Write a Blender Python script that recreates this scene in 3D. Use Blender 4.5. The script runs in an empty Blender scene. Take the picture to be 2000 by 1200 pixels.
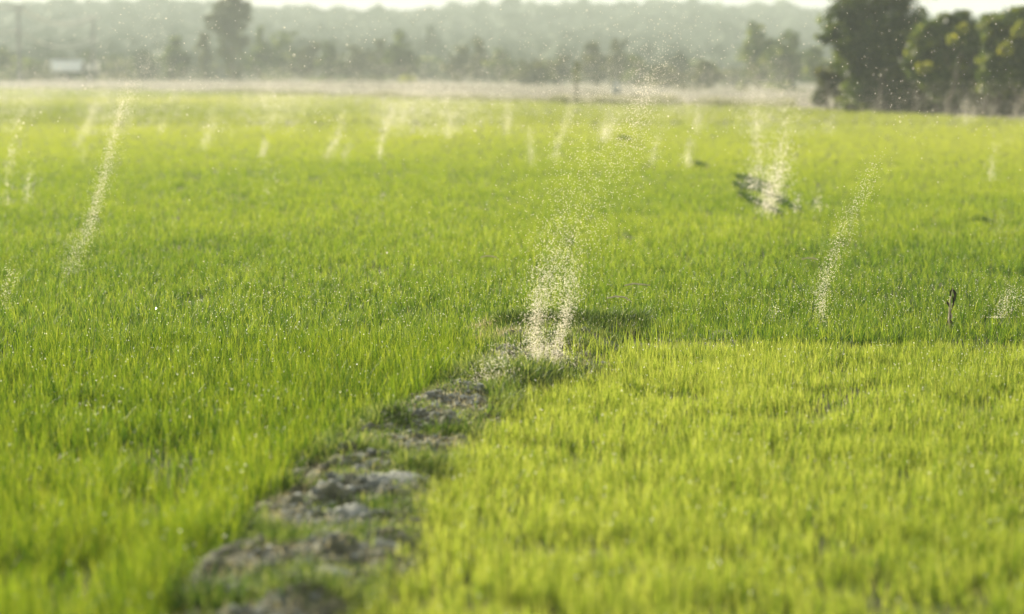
import bpy, math, random
import numpy as np
rng = np.random.default_rng(7)
random.seed(7)
sc = bpy.context.scene
C = sc.collection

# ------------------------------------------------------------------ camera
CAMH, F, HOR = 1.7, 85.0/36.0*2000.0, 148.0
PITCH = math.atan((600-HOR)/F)
cam_d = bpy.data.cameras.new('camera'); cam = bpy.data.objects.new('camera', cam_d); C.objects.link(cam)
cam.location = (0, 0, CAMH); cam.rotation_euler = (math.pi/2-PITCH, 0, 0)
cam_d.lens = 85; cam_d.sensor_width = 36; cam_d.sensor_fit = 'HORIZONTAL'
cam_d.clip_start = 0.1; cam_d.clip_end = 4000
cam_d.dof.use_dof = True; cam_d.dof.focus_distance = 15.6; cam_d.dof.aperture_fstop = 1.65
sc.camera = cam
sc.cycles.use_denoising = True
sc.cycles.max_bounces = 7; sc.cycles.diffuse_bounces = 3; sc.cycles.transmission_bounces = 4
sc.cycles.glossy_bounces = 2; sc.cycles.volume_bounces = 1
sc.cycles.sample_clamp_indirect = 6

# ------------------------------------------------------------------ light
SUN_AZ, SUN_EL = math.radians(-36), math.radians(25)     # azimuth measured from the view direction (+Y), minus = left
w = bpy.data.worlds.new("World"); sc.world = w; w.use_nodes = True
nt = w.node_tree; nt.nodes.clear()
sky = nt.nodes.new('ShaderNodeTexSky'); sky.sky_type = 'NISHITA'; sky.sun_disc = False
sky.sun_elevation = SUN_EL; sky.sun_rotation = SUN_AZ
sky.air_density = 1.0; sky.dust_density = 1.0; sky.ozone_density = 1.0
bg = nt.nodes.new('ShaderNodeBackground'); bg.inputs[1].default_value = 0.05
ow = nt.nodes.new('ShaderNodeOutputWorld')
# a thin bright veil of cloud over the sky
tcw = nt.nodes.new('ShaderNodeTexCoord'); ncl = nt.nodes.new('ShaderNodeTexNoise'); ncl.inputs['Scale'].default_value = 2.2; ncl.inputs['Detail'].default_value = 6
mpw = nt.nodes.new('ShaderNodeMapping'); mpw.inputs['Scale'].default_value = (1, 1, 3.5); nt.links.new(tcw.outputs['Generated'], mpw.inputs[0]); nt.links.new(mpw.outputs[0], ncl.inputs['Vector'])
rcl = nt.nodes.new('ShaderNodeMapRange'); rcl.inputs[1].default_value = .3; rcl.inputs[2].default_value = .7; rcl.inputs[3].default_value = .7; rcl.inputs[4].default_value = .85
mcl = nt.nodes.new('ShaderNodeMix'); mcl.data_type = 'RGBA'; mcl.inputs[7].default_value = (9.5, 9.5, 9.6, 1)
nt.links.new(ncl.outputs['Fac'], rcl.inputs[0]); nt.links.new(rcl.outputs[0], mcl.inputs[0]); nt.links.new(sky.outputs[0], mcl.inputs[6]); nt.links.new(mcl.outputs[2], bg.inputs[0]); nt.links.new(bg.outputs[0], ow.inputs[0])
sd = bpy.data.lights.new('sun', 'SUN'); so = bpy.data.objects.new('sun', sd); C.objects.link(so)
sd.energy = 5.0; sd.angle = math.radians(0.6); sd.color = (1.0, 0.90, 0.72)
from mathutils import Vector
sv = Vector((math.sin(SUN_AZ)*math.cos(SUN_EL), math.cos(SUN_AZ)*math.cos(SUN_EL), math.sin(SUN_EL)))
so.rotation_euler = sv.to_track_quat('Z', 'Y').to_euler()
so.location = (-40, 60, 60)
sc.view_settings.view_transform = 'Standard'; sc.view_settings.look = 'None'
sc.view_settings.exposure = 1.0; sc.view_settings.gamma = 1.0

# ------------------------------------------------------------------ rays of the photograph (2000 px wide) -> places
SP, CP = math.sin(PITCH), math.cos(PITCH)
def ray(u, v):
    a = (u-1000)/F; b = -(v-600)/F
    return a, CP+b*SP, -SP+b*CP
def at(u, v, d):
    a, b, c = ray(u, v); k = d/b
    return np.array([a*k, d, CAMH+c*k])
def gnd(u, v, z=0.0):
    a, b, c = ray(u, v); k = (z-CAMH)/c
    return np.array([a*k, b*k, z])
def u_of(x, y): return 1000+F*x/(y*CP+CAMH*SP)

# ------------------------------------------------------------------ noise
_tab = rng.random((256, 256))
def vnoise(x, y):
    xi = np.floor(x).astype(int); yi = np.floor(y).astype(int); fx = x-xi; fy = y-yi
    fx = fx*fx*(3-2*fx); fy = fy*fy*(3-2*fy)
    a = _tab[xi & 255, yi & 255]; b = _tab[(xi+1) & 255, yi & 255]
    c = _tab[xi & 255, (yi+1) & 255]; d = _tab[(xi+1) & 255, (yi+1) & 255]
    return (a*(1-fx)+b*fx)*(1-fy)+(c*(1-fx)+d*fx)*fy
def fbm(x, y, o=4):
    s = 0; k = .5; t = 0
    for i in range(o):
        s = s+k*vnoise(x*2**i+17.3*i, y*2**i+5.1*i); t += k; k *= .5
    return s/t

# ------------------------------------------------------------------ mesh helpers
def tag(o, label=None, cat=None, group=None, kind=None):
    for k, v in (('label', label), ('category', cat), ('group', group), ('kind', kind)):
        if v: o[k] = v
    return o
def link(name, me, mat, parent=None):
    o = bpy.data.objects.new(name, me); C.objects.link(o)
    if mat: me.materials.append(mat)
    if parent: o.parent = parent
    return o
def empty(name, loc):
    o = bpy.data.objects.new(name, None); C.objects.link(o); o.location = tuple(loc); o.empty_display_size = .3
    return o
def mesh_np(name, V, loops, sizes, tint=None, smooth=False):
    me = bpy.data.meshes.new(name)
    V = np.ascontiguousarray(V, dtype=np.float32).reshape(-1, 3)
    me.vertices.add(len(V)); me.vertices.foreach_set('co', V.ravel())
    me.loops.add(len(loops)); me.loops.foreach_set('vertex_index', loops.astype(np.int32))
    st = np.concatenate([[0], np.cumsum(sizes)[:-1]]).astype(np.int32)
    me.polygons.add(len(sizes)); me.polygons.foreach_set('loop_start', st)
    me.polygons.foreach_set('use_smooth', np.full(len(sizes), smooth))
    if tint is not None:
        a = me.attributes.new('tint', 'FLOAT', 'POINT'); a.data.foreach_set('value', np.ascontiguousarray(tint, dtype=np.float32))
    me.update(calc_edges=True); me.validate()
    return me
def batch(T, faces, n):
    """faces: list of index tuples for one item; n items each T verts -> loops, sizes"""
    fl = np.concatenate([np.array(f) for f in faces]); fs = np.array([len(f) for f in faces])
    loops = (np.arange(n)[:, None]*T+fl[None, :]).ravel(); return loops, np.tile(fs, n)
class MB:
    def __init__(s): s.v = []; s.f = []
    def add(s, V, Fs):
        o = len(s.v); s.v += [tuple(map(float, p)) for p in V]; s.f += [tuple(int(i)+o for i in f) for f in Fs]
    def tube(s, pts, rad, n=8, cap=True):
        pts = [Vector(p) for p in pts]; rings = []
        for i, p in enumerate(pts):
            d = (pts[min(i+1, len(pts)-1)]-pts[max(i-1, 0)]).normalized()
            a = d.cross(Vector((0.3, 1, 0.1))).normalized(); b = d.cross(a)
            rings.append([p+(a*math.cos(2*math.pi*k/n)+b*math.sin(2*math.pi*k/n))*rad[i] for k in range(n)])
        V = [q for r in rings for q in r]; Fs = []
        for i in range(len(pts)-1):
            for k in range(n): Fs.append((i*n+k, i*n+(k+1) % n, (i+1)*n+(k+1) % n, (i+1)*n+k))
        if cap: Fs += [tuple(range(n)), tuple((len(pts)-1)*n+k for k in range(n))]
        s.add(V, Fs)
    def box(s, c, h, bev=0.0):
        x, y, z = c; a, b, d = h; e = bev
        V = []; 
        for sz in (-1, 1):
            for (px, py) in ((-1, -1), (1, -1), (1, 1), (-1, 1)): V.append((x+px*(a-e), y+py*(b-e), z+sz*d))
        for sz in (-1, 1):
            for (px, py) in ((-1, -1), (1, -1), (1, 1), (-1, 1)): V.append((x+px*a, y+py*b, z+sz*(d-e)))
        if e == 0: V = V[:8]; s.add(V, [(3, 2, 1, 0), (4, 5, 6, 7)]+[(i, (i+1) % 4, (i+1) % 4+4, i+4) for i in range(4)]); return
        Fs = [(3, 2, 1, 0), (4, 5, 6, 7)]
        for i in range(4):
            j = (i+1) % 4
            Fs += [(i, j, j+8, i+8), (i+8, j+8, j+12, i+12), (i+12, j+12, j+4, i+4)]
        s.add(V, Fs)
    def build(s, name, mat, parent=None, smooth=False):
        me = bpy.data.meshes.new(name); me.from_pydata(s.v, [], s.f); me.update()
        if smooth:
            for p in me.polygons: p.use_smooth = True
        return link(name, me, mat, parent)

def ico():
    t = (1+5**.5)/2; V = [(-1, t, 0), (1, t, 0), (-1, -t, 0), (1, -t, 0), (0, -1, t), (0, 1, t), (0, -1, -t), (0, 1, -t), (t, 0, -1), (t, 0, 1), (-t, 0, -1), (-t, 0, 1)]
    Fs = [(0, 11, 5), (0, 5, 1), (0, 1, 7), (0, 7, 10), (0, 10, 11), (1, 5, 9), (5, 11, 4), (11, 10, 2), (10, 7, 6), (7, 1, 8), (3, 9, 4), (3, 4, 2), (3, 2, 6), (3, 6, 8), (3, 8, 9), (4, 9, 5), (2, 4, 11), (6, 2, 10), (8, 6, 7), (9, 8, 1)]
    V = [np.array(v)/np.linalg.norm(v) for v in V]; F2 = []; mid = {}
    def m(a, b):
        k = (min(a, b), max(a, b))
        if k not in mid: q = V[a]+V[b]; V.append(q/np.linalg.norm(q)); mid[k] = len(V)-1
        return mid[k]
    for a, b, c in Fs: x_, y_, z_ = m(a, b), m(b, c), m(c, a); F2 += [(a, x_, z_), (b, y_, x_), (c, z_, y_), (x_, y_, z_)]
    return np.array(V), F2
IV, IF = ico()
# ------------------------------------------------------------------ materials
def newmat(name):
    m = bpy.data.materials.new(name); m.use_nodes = True; t = m.node_tree; t.nodes.clear()
    return m, t, t.nodes.new('ShaderNodeOutputMaterial')
def ramp(t, fac, stops):
    r = t.nodes.new('ShaderNodeValToRGB'); e = r.color_ramp.elements
    e[0].position, e[0].color = stops[0][0], (*stops[0][1], 1); e[1].position, e[1].color = stops[-1][0], (*stops[-1][1], 1)
    for p, c in stops[1:-1]: q = e.new(p); q.color = (*c, 1)
    t.links.new(fac, r.inputs[0]); return r.outputs[0]
def noise(t, scale, detail=4, rough=.6, coord='Object'):
    c = t.nodes.new('ShaderNodeTexCoord'); n = t.nodes.new('ShaderNodeTexNoise')
    n.inputs['Scale'].default_value = scale; n.inputs['Detail'].default_value = detail; n.inputs['Roughness'].default_value = rough
    t.links.new(c.outputs[coord], n.inputs['Vector']); return n.outputs['Fac']
def leafmat(name, stops, trans=.5, gloss=.25, rough=.45, tgain=(1.25, 1.18, .7)):
    m, t, out = newmat(name)
    a = t.nodes.new('ShaderNodeAttribute'); a.attribute_name = 'tint'
    col = ramp(t, a.outputs['Fac'], stops)
    p = t.nodes.new('ShaderNodeBsdfPrincipled'); p.inputs['Roughness'].default_value = rough
    p.inputs['Specular IOR Level'].default_value = gloss; t.links.new(col, p.inputs['Base Color'])
    tr = t.nodes.new('ShaderNodeBsdfTranslucent')
    mu = t.nodes.new('ShaderNodeVectorMath'); mu.operation = 'MULTIPLY'; mu.inputs[1].default_value = tgain
    t.links.new(col, mu.inputs[0]); t.links.new(mu.outputs[0], tr.inputs[0])
    mx = t.nodes.new('ShaderNodeMixShader'); mx.inputs[0].default_value = trans
    t.links.new(p.outputs[0], mx.inputs[1]); t.links.new(tr.outputs[0], mx.inputs[2]); t.links.new(mx.outputs[0], out.inputs[0])
    return m
def solid(name, stops, scale=8, rough=.8, bump=0.0, metal=0.0, detail=5, spec=.3):
    m, t, out = newmat(name)
    n = noise(t, scale, detail); col = ramp(t, n, stops)
    p = t.nodes.new('ShaderNodeBsdfPrincipled'); p.inputs['Roughness'].default_value = rough; p.inputs['Metallic'].default_value = metal
    p.inputs['Specular IOR Level'].default_value = spec
    t.links.new(col, p.inputs['Base Color'])
    if bump:
        b = t.nodes.new('ShaderNodeBump'); b.inputs['Strength'].default_value = bump; b.inputs['Distance'].default_value = .05
        t.links.new(n, b.inputs['Height']); t.links.new(b.outputs[0], p.inputs['Normal'])
    t.links.new(p.outputs[0], out.inputs[0]); return m

M = {}
M['rice_bright'] = leafmat('rice_bright', [(0, (.06, .13, .015)), (.40, (.228, .308, .040)), (1, (.485, .53, .14))], .60, gloss=.22)
M['rice_left'] = leafmat('rice_left', [(0, (.018, .064, .007)), (.38, (.115, .20, .014)), (.72, (.27, .35, .032)), (1, (.42, .465, .07))], .58, gloss=.22)
M['rice_back'] = leafmat('rice_back', [(0, (.02, .066, .011)), (.36, (.115, .21, .019)), (.70, (.285, .365, .046)), (1, (.43, .48, .095))], .58, gloss=.22)
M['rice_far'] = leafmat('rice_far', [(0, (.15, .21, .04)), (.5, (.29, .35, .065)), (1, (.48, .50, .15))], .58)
M['weed'] = leafmat('weed', [(0, (.018, .05, .009)), (.45, (.10, .175, .03)), (1, (.42, .47, .15))], .55)
M['straw'] = leafmat('straw', [(0, (.26, .22, .11)), (.5, (.50, .44, .25)), (1, (.72, .66, .44))], .5, tgain=(1.05, 1.05, .9))
M['straw_far'] = leafmat('straw_far', [(0, (.12, .14, .05)), (.5, (.25, .26, .11)), (1, (.44, .42, .22))], .4, tgain=(1.05, 1.05, .9))
M['midge'] = leafmat('midge', [(0, (.84, .77, .58)), (1, (.95, .91, .78))], .75, gloss=.6, rough=.3, tgain=(1, 1, 1))
M['dew'] = leafmat('dew', [(0, (.7, .72, .6)), (1, (.95, .95, .88))], .85, gloss=1.0, rough=.08, tgain=(1, 1, 1))
M['leaf_dark'] = leafmat('leaf_dark', [(0, (.022, .038, .008)), (.6, (.060, .098, .015)), (1, (.23, .29, .04))], .5)
M['leaf_mid'] = leafmat('leaf_mid', [(0, (.035, .065, .012)), (.6, (.10, .15, .025)), (1, (.30, .34, .05))], .5)
M['leaf_olive'] = leafmat('leaf_olive', [(0, (.035, .045, .012)), (.6, (.08, .095, .022)), (1, (.19, .20, .04))], .45)
M['leaf_yellow'] = leafmat('leaf_yellow', [(0, (.20, .24, .03)), (.6, (.36, .40, .05)), (1, (.5, .5, .08))], .5)
M['leaf_far'] = leafmat('leaf_far', [(0, (.02, .04, .012)), (.6, (.04, .07, .02)), (1, (.08, .11, .03))], .3)
M['bark'] = solid('bark', [(.3, (.06, .05, .035)), (.7, (.2, .17, .11))], 3, .9, .5)
M['bark_pale'] = solid('bark_pale', [(.3, (.16, .14, .09)), (.7, (.36, .32, .22))], 3, .9, .5)
M['forest'] = solid('forest', [(.3, (.028, .048, .018)), (.7, (.045, .07, .026))], .15, .95)
M['mud'] = solid('mud', [(.32, (.025, .028, .014)), (.44, (.075, .078, .042)), (.55, (.115, .12, .07)), (.72, (.24, .25, .18))], 11.0, .85, .7, detail=8)
M['clod'] = solid('clod', [(.3, (.10, .11, .08)), (.7, (.31, .33, .28))], 22, .8, .8)
M['pole'] = solid('pole', [(.3, (.10, .10, .09)), (.7, (.2, .2, .18))], 2, .8)
M['wire'] = solid('wire', [(.3, (.55, .52, .42)), (.7, (.7, .67, .55))], 2, .35, metal=.4)
M['post'] = solid('post', [(.3, (.07, .075, .03)), (.7, (.16, .16, .07))], 5, .9, .4)
M['white_panel'] = solid('white_panel', [(.3, (.78, .83, .82)), (.7, (.84, .89, .87))], .8, .5)
M['cab'] = solid('cab', [(.3, (.03, .04, .025)), (.7, (.07, .08, .05))], 1, .4)
M['glass'] = solid('glass', [(.3, (.5, .47, .38)), (.7, (.7, .66, .55))], 1, .12, metal=.5)  # pale cream colour stands in for glints on the truck panes
M['rubber'] = solid('rubber', [(.3, (.02, .02, .02)), (.7, (.035, .035, .03))], 6, .9)
M['chrome'] = solid('chrome', [(.3, (.8, .74, .6)), (.7, (.9, .85, .72))], 3, .3, metal=.2)
M['sack'] = solid('sack', [(.3, (.20, .24, .22)), (.7, (.30, .34, .31))], 9, .7, .3)
M['driedweed'] = solid('driedweed', [(.3, (.018, .015, .008)), (.7, (.06, .05, .025))], 60, .9)
M['drystem'] = solid('drystem', [(.3, (.40, .34, .18)), (.7, (.62, .55, .34))], 60, .8)

# ------------------------------------------------------------------ field layout (metres)
_ev = np.array([[-900, 172], [0, 174], [250, 178], [500, 184], [900, 196], [1100, 203], [1300, 206], [1500, 209], [1650, 218], [1800, 226], [2000, 236], [2300, 250], [3600, 280]])
def edge_d(u): return CAMH*F/(np.interp(u, _ev[:, 0], _ev[:, 1])-HOR)
LE = np.array([gnd(u+(24 if 700 < v < 1000 else 0), v)[:2] for u, v in ((330, 1330), (350, 1200), (480, 1080), (550, 950), (600, 900), (720, 840), (850, 765), (925, 715), (945, 690), (950, 655))])[::1]
RE = np.array([gnd(u-4-12*(700 < v < 1000), v, .07+.05*(v < 760))[:2] for u, v in ((560, 1500), (690, 1200), (770, 1090), (835, 950), (885, 900), (935, 840), (1040, 760), (1130, 712), (1180, 690), (1225, 655))])
LE = LE[np.argsort(LE[:, 1])]; RE = RE[np.argsort(RE[:, 1])]
def xl(d): return np.interp(d, LE[:, 1], LE[:, 0])
def xr(d): return np.interp(d, RE[:, 1], RE[:, 0])
Y0, Y1 = 14.75, 15.85         # the crossing bank
# bare or sunken spots in the far part of the field: centre, half sizes, angle
SPOTS = []
for (u, v, ru, rv) in ((1472, 350, 26, 9), (1478, 392, 20, 13), (1493, 372, 16, 12), (1452, 362, 16, 6), (1222, 274, 12, 4), (1365, 326, 16, 4), (1541, 400, 12, 6), (1915, 440, 34, 4),
                       (1585, 506, 40, 3), (957, 503, 24, 2)):
    c = gnd(u, v); big = rv > 5 and u < 1600; c = gnd(u, v+(11 if big else 0)); SPOTS.append((c[0], c[1], (.8 if big else .7)*ru*c[1]/F, c[1]*rv*(1.7 if big else 1.0)/(v-HOR)))
def in_spot(x, y):
    m = np.zeros(len(x), bool)
    for cx, cy, a, b in SPOTS: m |= ((x-cx)/a)**2+((y-cy)/b)**2 < 1
    return m

# ------------------------------------------------------------------ terrain: one sheet
RIDGE = np.array([[-1200, 60], [-500, 30], [0, 20], [100, 19], [200, 17], [300, 14], [400, 17], [500, 29], [600, 30], [680, 37], [750, 33], [850, 30], [900, 24], [1000, 20], [1100, 21], [1200, 16], [1300, 14], [1400, 18], [1450, 24], [1550, 25], [1600, 34], [1700, 44], [2000, 50], [2600, 60], [3400, 90]])
def terrain_z(x, y):
    yy = np.maximum(y, 6.0); u = 1000+F*x/yy; e = edge_d(u)
    up = np.clip((yy-e-4)/14, 0, 1); up = up*up*(3-2*up)*np.clip(1.0-(u-700)/900, .25, 1.0)
    top = (HOR+5-np.interp(u, RIDGE[:, 0], RIDGE[:, 1]))/F*1000.0-5.0
    k = np.clip((yy-430)/(1000-430), 0, 1); k = k*k*(3-2*k)
    back = np.clip((yy-1000)/300, 0, 1)
    return up*1.0+top*k*(1-.4*back)+k*1.2*(fbm(x/60, yy/60, 3)-.5)*2
ys = np.concatenate([np.linspace(-60, 60, 25), np.linspace(64, 200, 40), np.linspace(204, 460, 70), np.linspace(466, 1300, 120)])
xs = np.linspace(-1, 1, 161)
Yg, Xg = np.meshgrid(ys, xs, indexing='ij'); Xw = Xg*(60+0.40*np.maximum(Yg, 0))
Zg = np.where(Yg > 40, terrain_z(Xw, Yg), 0)
nY, nX = Yg.shape
V = np.stack([Xw, Yg, Zg], -1).reshape(-1, 3)
i, j = np.meshgrid(np.arange(nY-1), np.arange(nX-1), indexing='ij'); q = (i*nX+j).ravel()
loops = np.stack([q, q+1, q+1+nX, q+nX], 1).ravel()
uu = 1000+F*Xw/np.maximum(Yg, 6); beyond = (Yg > edge_d(uu)-1).astype(float)
far = np.clip((Yg-400)/60, 0, 1)
zone = (beyond*.5+far*.5).ravel()
me = mesh_np('ground', V, loops, np.full(len(q), 4), zone, True)
m, t, out = newmat('ground')
a = t.nodes.new('ShaderNodeAttribute'); a.attribute_name = 'tint'
n1 = noise(t, 3.0, 8); soil = ramp(t, n1, [(.3, (.018, .022, .010)), (.55, (.045, .045, .022)), (.75, (.10, .09, .06))])
n2 = noise(t, .25, 6); dirt = ramp(t, n2, [(.3, (.07, .08, .035)), (.5, (.17, .15, .10)), (.7, (.10, .12, .045))])
n3 = noise(t, .05, 6); wood = ramp(t, n3, [(.3, (.03, .05, .02)), (.7, (.07, .09, .035))])
zr = ramp(t, a.outputs['Fac'], [(.2, (0, 0, 0)), (.45, (1, 1, 1))]); zr2 = ramp(t, a.outputs['Fac'], [(.55, (0, 0, 0)), (.9, (1, 1, 1))])
m1 = t.nodes.new('ShaderNodeMix'); m1.data_type = 'RGBA'; m2 = t.nodes.new('ShaderNodeMix'); m2.data_type = 'RGBA'
t.links.new(zr, m1.inputs[0]); t.links.new(soil, m1.inputs[6]); t.links.new(dirt, m1.inputs[7])
t.links.new(zr2, m2.inputs[0]); t.links.new(m1.outputs[2], m2.inputs[6]); t.links.new(wood, m2.inputs[7])
p = t.nodes.new('ShaderNodeBsdfPrincipled'); p.inputs['Roughness'].default_value = .9; p.inputs['Specular IOR Level'].default_value = .2
t.links.new(m2.outputs[2], p.inputs['Base Color']); t.links.new(p.outputs[0], out.inputs[0])
g = link('ground', me, m); tag(g, kind='structure')

# farm road on the raised ground behind the left half of the field
def on_terrain(x, y): return float(terrain_z(np.array([x]), np.array([y]))[0])
RY = 0
road_pts = []
for u in np.linspace(-700, 900, 90):
    d = edge_d(u)+24+4*math.sin(u/300); x = (u-1000)/F*d; road_pts.append((x, d))
V = []; 
for (x, d) in road_pts:
    for k in (-2.6, 2.6): V.append((x, d+k, on_terrain(x, d+k)+.03))
n = len(road_pts); mb = MB(); mb.add(V, [(2*i, 2*i+2, 2*i+3, 2*i+1) for i in range(n-1)])
M['road'] = solid('road', [(.3, (.20, .165, .12)), (.7, (.30, .25, .19))], .6, .9)
tag(mb.build('road', M['road']), kind='structure')

# ------------------------------------------------------------------ the earth banks between the paddies
def bank_z(x, y, t):
    prof = np.clip(1-np.abs(t)**3, 0, 1)
    big = fbm(x*3.2, y*3.2, 3); fine = fbm(x*14+3, y*14, 4); lump = np.clip(fbm(x*7+9, y*7+4, 3)-.52, 0, 1)
    return .012+prof*(.045+.12*np.maximum(big-.42, -.1)+.07*(fine-.5)+.20*lump)
def ribbon(P, nU, nV, x0, x1, y0, y1):
    pass
mb_v = []; loops_all = []; off = 0
dd = np.linspace(5.4, 15.3, 620); tt = np.linspace(-1, 1, 70)
D, T = np.meshgrid(dd, tt, indexing='ij')
x0 = xl(D)-.12; x1 = xr(D)+.1
X = x0+(x1-x0)*(T+1)/2; Z = bank_z(X, D, T)
A = np.stack([X, D, Z], -1).reshape(-1, 3); i, j = np.meshgrid(np.arange(len(dd)-1), np.arange(len(tt)-1), indexing='ij'); q = (i*len(tt)+j).ravel()
loops1 = np.stack([q, q+1, q+1+len(tt), q+len(tt)], 1).ravel()
o = link('path', mesh_np('path', A, loops1, np.full(len(q), 4), None, True), M['mud'])
tag(o, kind='structure')
xs2 = np.linspace(-.7, 1.4, 260); ts = np.linspace(-1, 1, 50)
X, T = np.meshgrid(xs2, ts, indexing='ij'); Yc = (Y0+Y1)/2+.06*np.sin(X*2)+T*(.62+.04*np.sin(X*5))
# worn down towards both ends, a step below the paddy on the far side
Z = .004+.5*np.maximum(bank_z(X, Yc, T)-.012, 0)+.008+.20*np.clip((T-.15)/.6, 0, 1)**1.5*np.clip(1-np.abs(T)**8, 0, 1)*(.3+.6*fbm(X*4, Yc*6, 3))*np.clip((1.0-X)/.3, 0, 1)*np.clip((X+.1)/.2, 0, 1)
A = np.stack([X, Yc, Z], -1).reshape(-1, 3); i, j = np.meshgrid(np.arange(len(xs2)-1), np.arange(len(ts)-1), indexing='ij'); q = (i*len(ts)+j).ravel()
loops1 = np.stack([q, q+len(ts), q+1+len(ts), q+1], 1).ravel()
tag(link('earth_bank', mesh_np('earth_bank', A, loops1, np.full(len(q), 4), None, True), M['mud']), kind='structure')

# ------------------------------------------------------------------ grass
def blades(P, H, W, yaw, lean, leandir, segs, tint, tipw=0.0, kink=None):
    n = len(P); T = 2*segs+1; out = np.zeros((n, T, 3), np.float32); tn = np.zeros((n, T), np.float32)
    sx, sy = np.cos(yaw), np.sin(yaw); lx, ly = np.cos(leandir)*lean, np.sin(leandir)*lean
    for s in range(segs+1):
        t = s/segs; cx = P[:, 0]+lx*H*t**1.8; cy = P[:, 1]+ly*H*t**1.8; cz = P[:, 2]+H*t*(1-.35*np.minimum(lean, 1.6)*t)
        wd = W*(.65+.35*math.sin(math.pi*min(t*1.4, 1)))*(1-t**2.2)*.5
        if s < segs:
            out[:, 2*s, 0] = cx-sx*wd; out[:, 2*s, 1] = cy-sy*wd; out[:, 2*s, 2] = cz
            out[:, 2*s+1, 0] = cx+sx*wd; out[:, 2*s+1, 1] = cy+sy*wd; out[:, 2*s+1, 2] = cz
            tn[:, 2*s] = tint-.30*(1-t); tn[:, 2*s+1] = tint-.30*(1-t)  # blade bases darkened in the colour to deepen the shade between blades
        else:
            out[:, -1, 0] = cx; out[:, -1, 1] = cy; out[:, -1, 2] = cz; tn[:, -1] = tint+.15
    faces = [(2*s, 2*s+1, 2*s+3, 2*s+2) for s in range(segs-1)]+[(2*segs-2, 2*segs-1, 2*segs)]
    l, sz = batch(T, faces, n)
    return out.reshape(-1, 3), l, sz, np.clip(tn, 0, 1).ravel()
def merge(parts):
    V = []; L = []; S = []; T = []; o = 0
    for v, l, s, t_ in parts: V.append(v); L.append(l+o); S.append(s); T.append(t_); o += len(v)
    return np.concatenate(V), np.concatenate(L), np.concatenate(S), np.concatenate(T)
HW = .222
def scatter(n0, d0, d1, power, marg=1.3, ref=16.0, hw=HW):
    ds = np.linspace(d0, d1, 4000); dens = n0*np.where(ds < ref, 1, (ref/ds)**power); wd = 2*(hw*ds+marg)
    pdf = dens*wd; cdf = np.cumsum(pdf); tot = int(cdf[-1]*(ds[1]-ds[0])); cdf = cdf/cdf[-1]
    y = np.interp(rng.random(tot), cdf, ds); x = (rng.random(tot)*2-1)*(hw*y+marg)
    return x, y
tips = []
edge_boost = lambda x, y: .38*np.exp(-np.abs(xl(y)-x)/.22)*(x < xl(y)+.05)*(y < 15.2)
def plant(name, sel, n_tuft, d0, d1, h0, hvar, w0, mat, per, bias, leanm, label, power=2.0, marg=1.3, keep_tips=False, dgrad=0.0):
    x, y = scatter(n_tuft, d0, d1, power, marg)
    m_ = sel(x, y); x = x[m_]; y = y[m_]
    clump = fbm(x*4.3+3, y*3.1, 3); big = fbm(x*.35+11, y*.22, 3); patch = fbm(x*.05+2, y*.018+7, 3)+dgrad*np.clip((y-17)/50, 0, 1)**.8-.07*np.exp(-((y-17)/3)**2)*(dgrad > 0)  # tint lightens with distance, painting in part of the haze and grazing-view brightening
    th = rng.random(len(x)); keep = rng.random(len(x)) < np.clip(.62+2.0*(clump-.38), .12, 1)
    x, y, clump, big, patch, th = [a_[keep] for a_ in (x, y, clump, big, patch, th)]
    P0x, P0y = x, y
    nb = rng.integers(per[0], per[1]+1, len(x)); idx = np.repeat(np.arange(len(x)), nb); n = len(idx)
    sc_ = np.maximum(1, y[idx]/16)**.5
    px = x[idx]+rng.normal(0, .014, n)*sc_; py = y[idx]+rng.normal(0, .014, n)*sc_
    H = h0*(1+1.4*hvar*rng.normal(0, 1, n))*(.62+.8*clump[idx])*(.85+.3*big[idx]); H = np.clip(H, .03, .5)
    W = w0*(.7+.6*rng.random(n))*sc_
    yaw = rng.random(n)*2*np.pi; ld = rng.random(n)*2*np.pi; le = np.abs(rng.normal(0, leanm, n))+.04
    H = H*np.clip(17/y[idx], .5, 1)+h0*(1-np.clip(17/y[idx], .5, 1)); H = H*(1+edge_boost(P0x, P0y)[idx]); tint = np.clip(bias+.35*(big[idx]-.5)*np.clip(25/y[idx], .4, 1)+.9*(patch[idx]-.5)+(.45*(th[idx]-.5)+.24*rng.normal(0, 1, n))*np.clip(17/y[idx], .35, 1), 0, 1)
    P = np.stack([px, py, np.full(n, .0)], 1); near = py < 24
    parts = []
    for mask, sg in ((near, 4), (~near, 2)):
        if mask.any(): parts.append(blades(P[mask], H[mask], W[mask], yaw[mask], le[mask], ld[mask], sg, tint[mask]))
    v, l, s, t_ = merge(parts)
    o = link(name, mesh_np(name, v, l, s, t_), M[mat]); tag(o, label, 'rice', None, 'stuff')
    if keep_tips:
        k = rng.random(n) < .022; k &= py < 34; kx = px[k]+np.cos(ld[k])*le[k]*H[k]; ky = py[k]+np.sin(ld[k])*le[k]*H[k]
        tips.append(np.stack([kx, ky, H[k]*(1-.35*le[k])], 1))
    return n
wob = lambda x, y: .10*(fbm(x*2.2, y*2.2, 3)-.5)*2
sel_left = lambda x, y: (x < xl(y)+wob(x, y)-.02) & (y < Y0+.35+.25*wob(x, y))
sel_right = lambda x, y: (x > xr(y)+wob(x, y)) & (y < Y0+wob(x, y)*.6)
def sel_back(x, y):
    u = u_of(x, y); gap = np.clip((u-955)/50, 0, 1)*np.clip((1238-u)/50, .0, 1)
    y_start = (Y0+.22)+gap*(Y1-Y0-.34)
    return (y > y_start+wob(x, y)*.5) & (y < 82) & (y < edge_d(u)) & ~in_spot(x, y)
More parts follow.
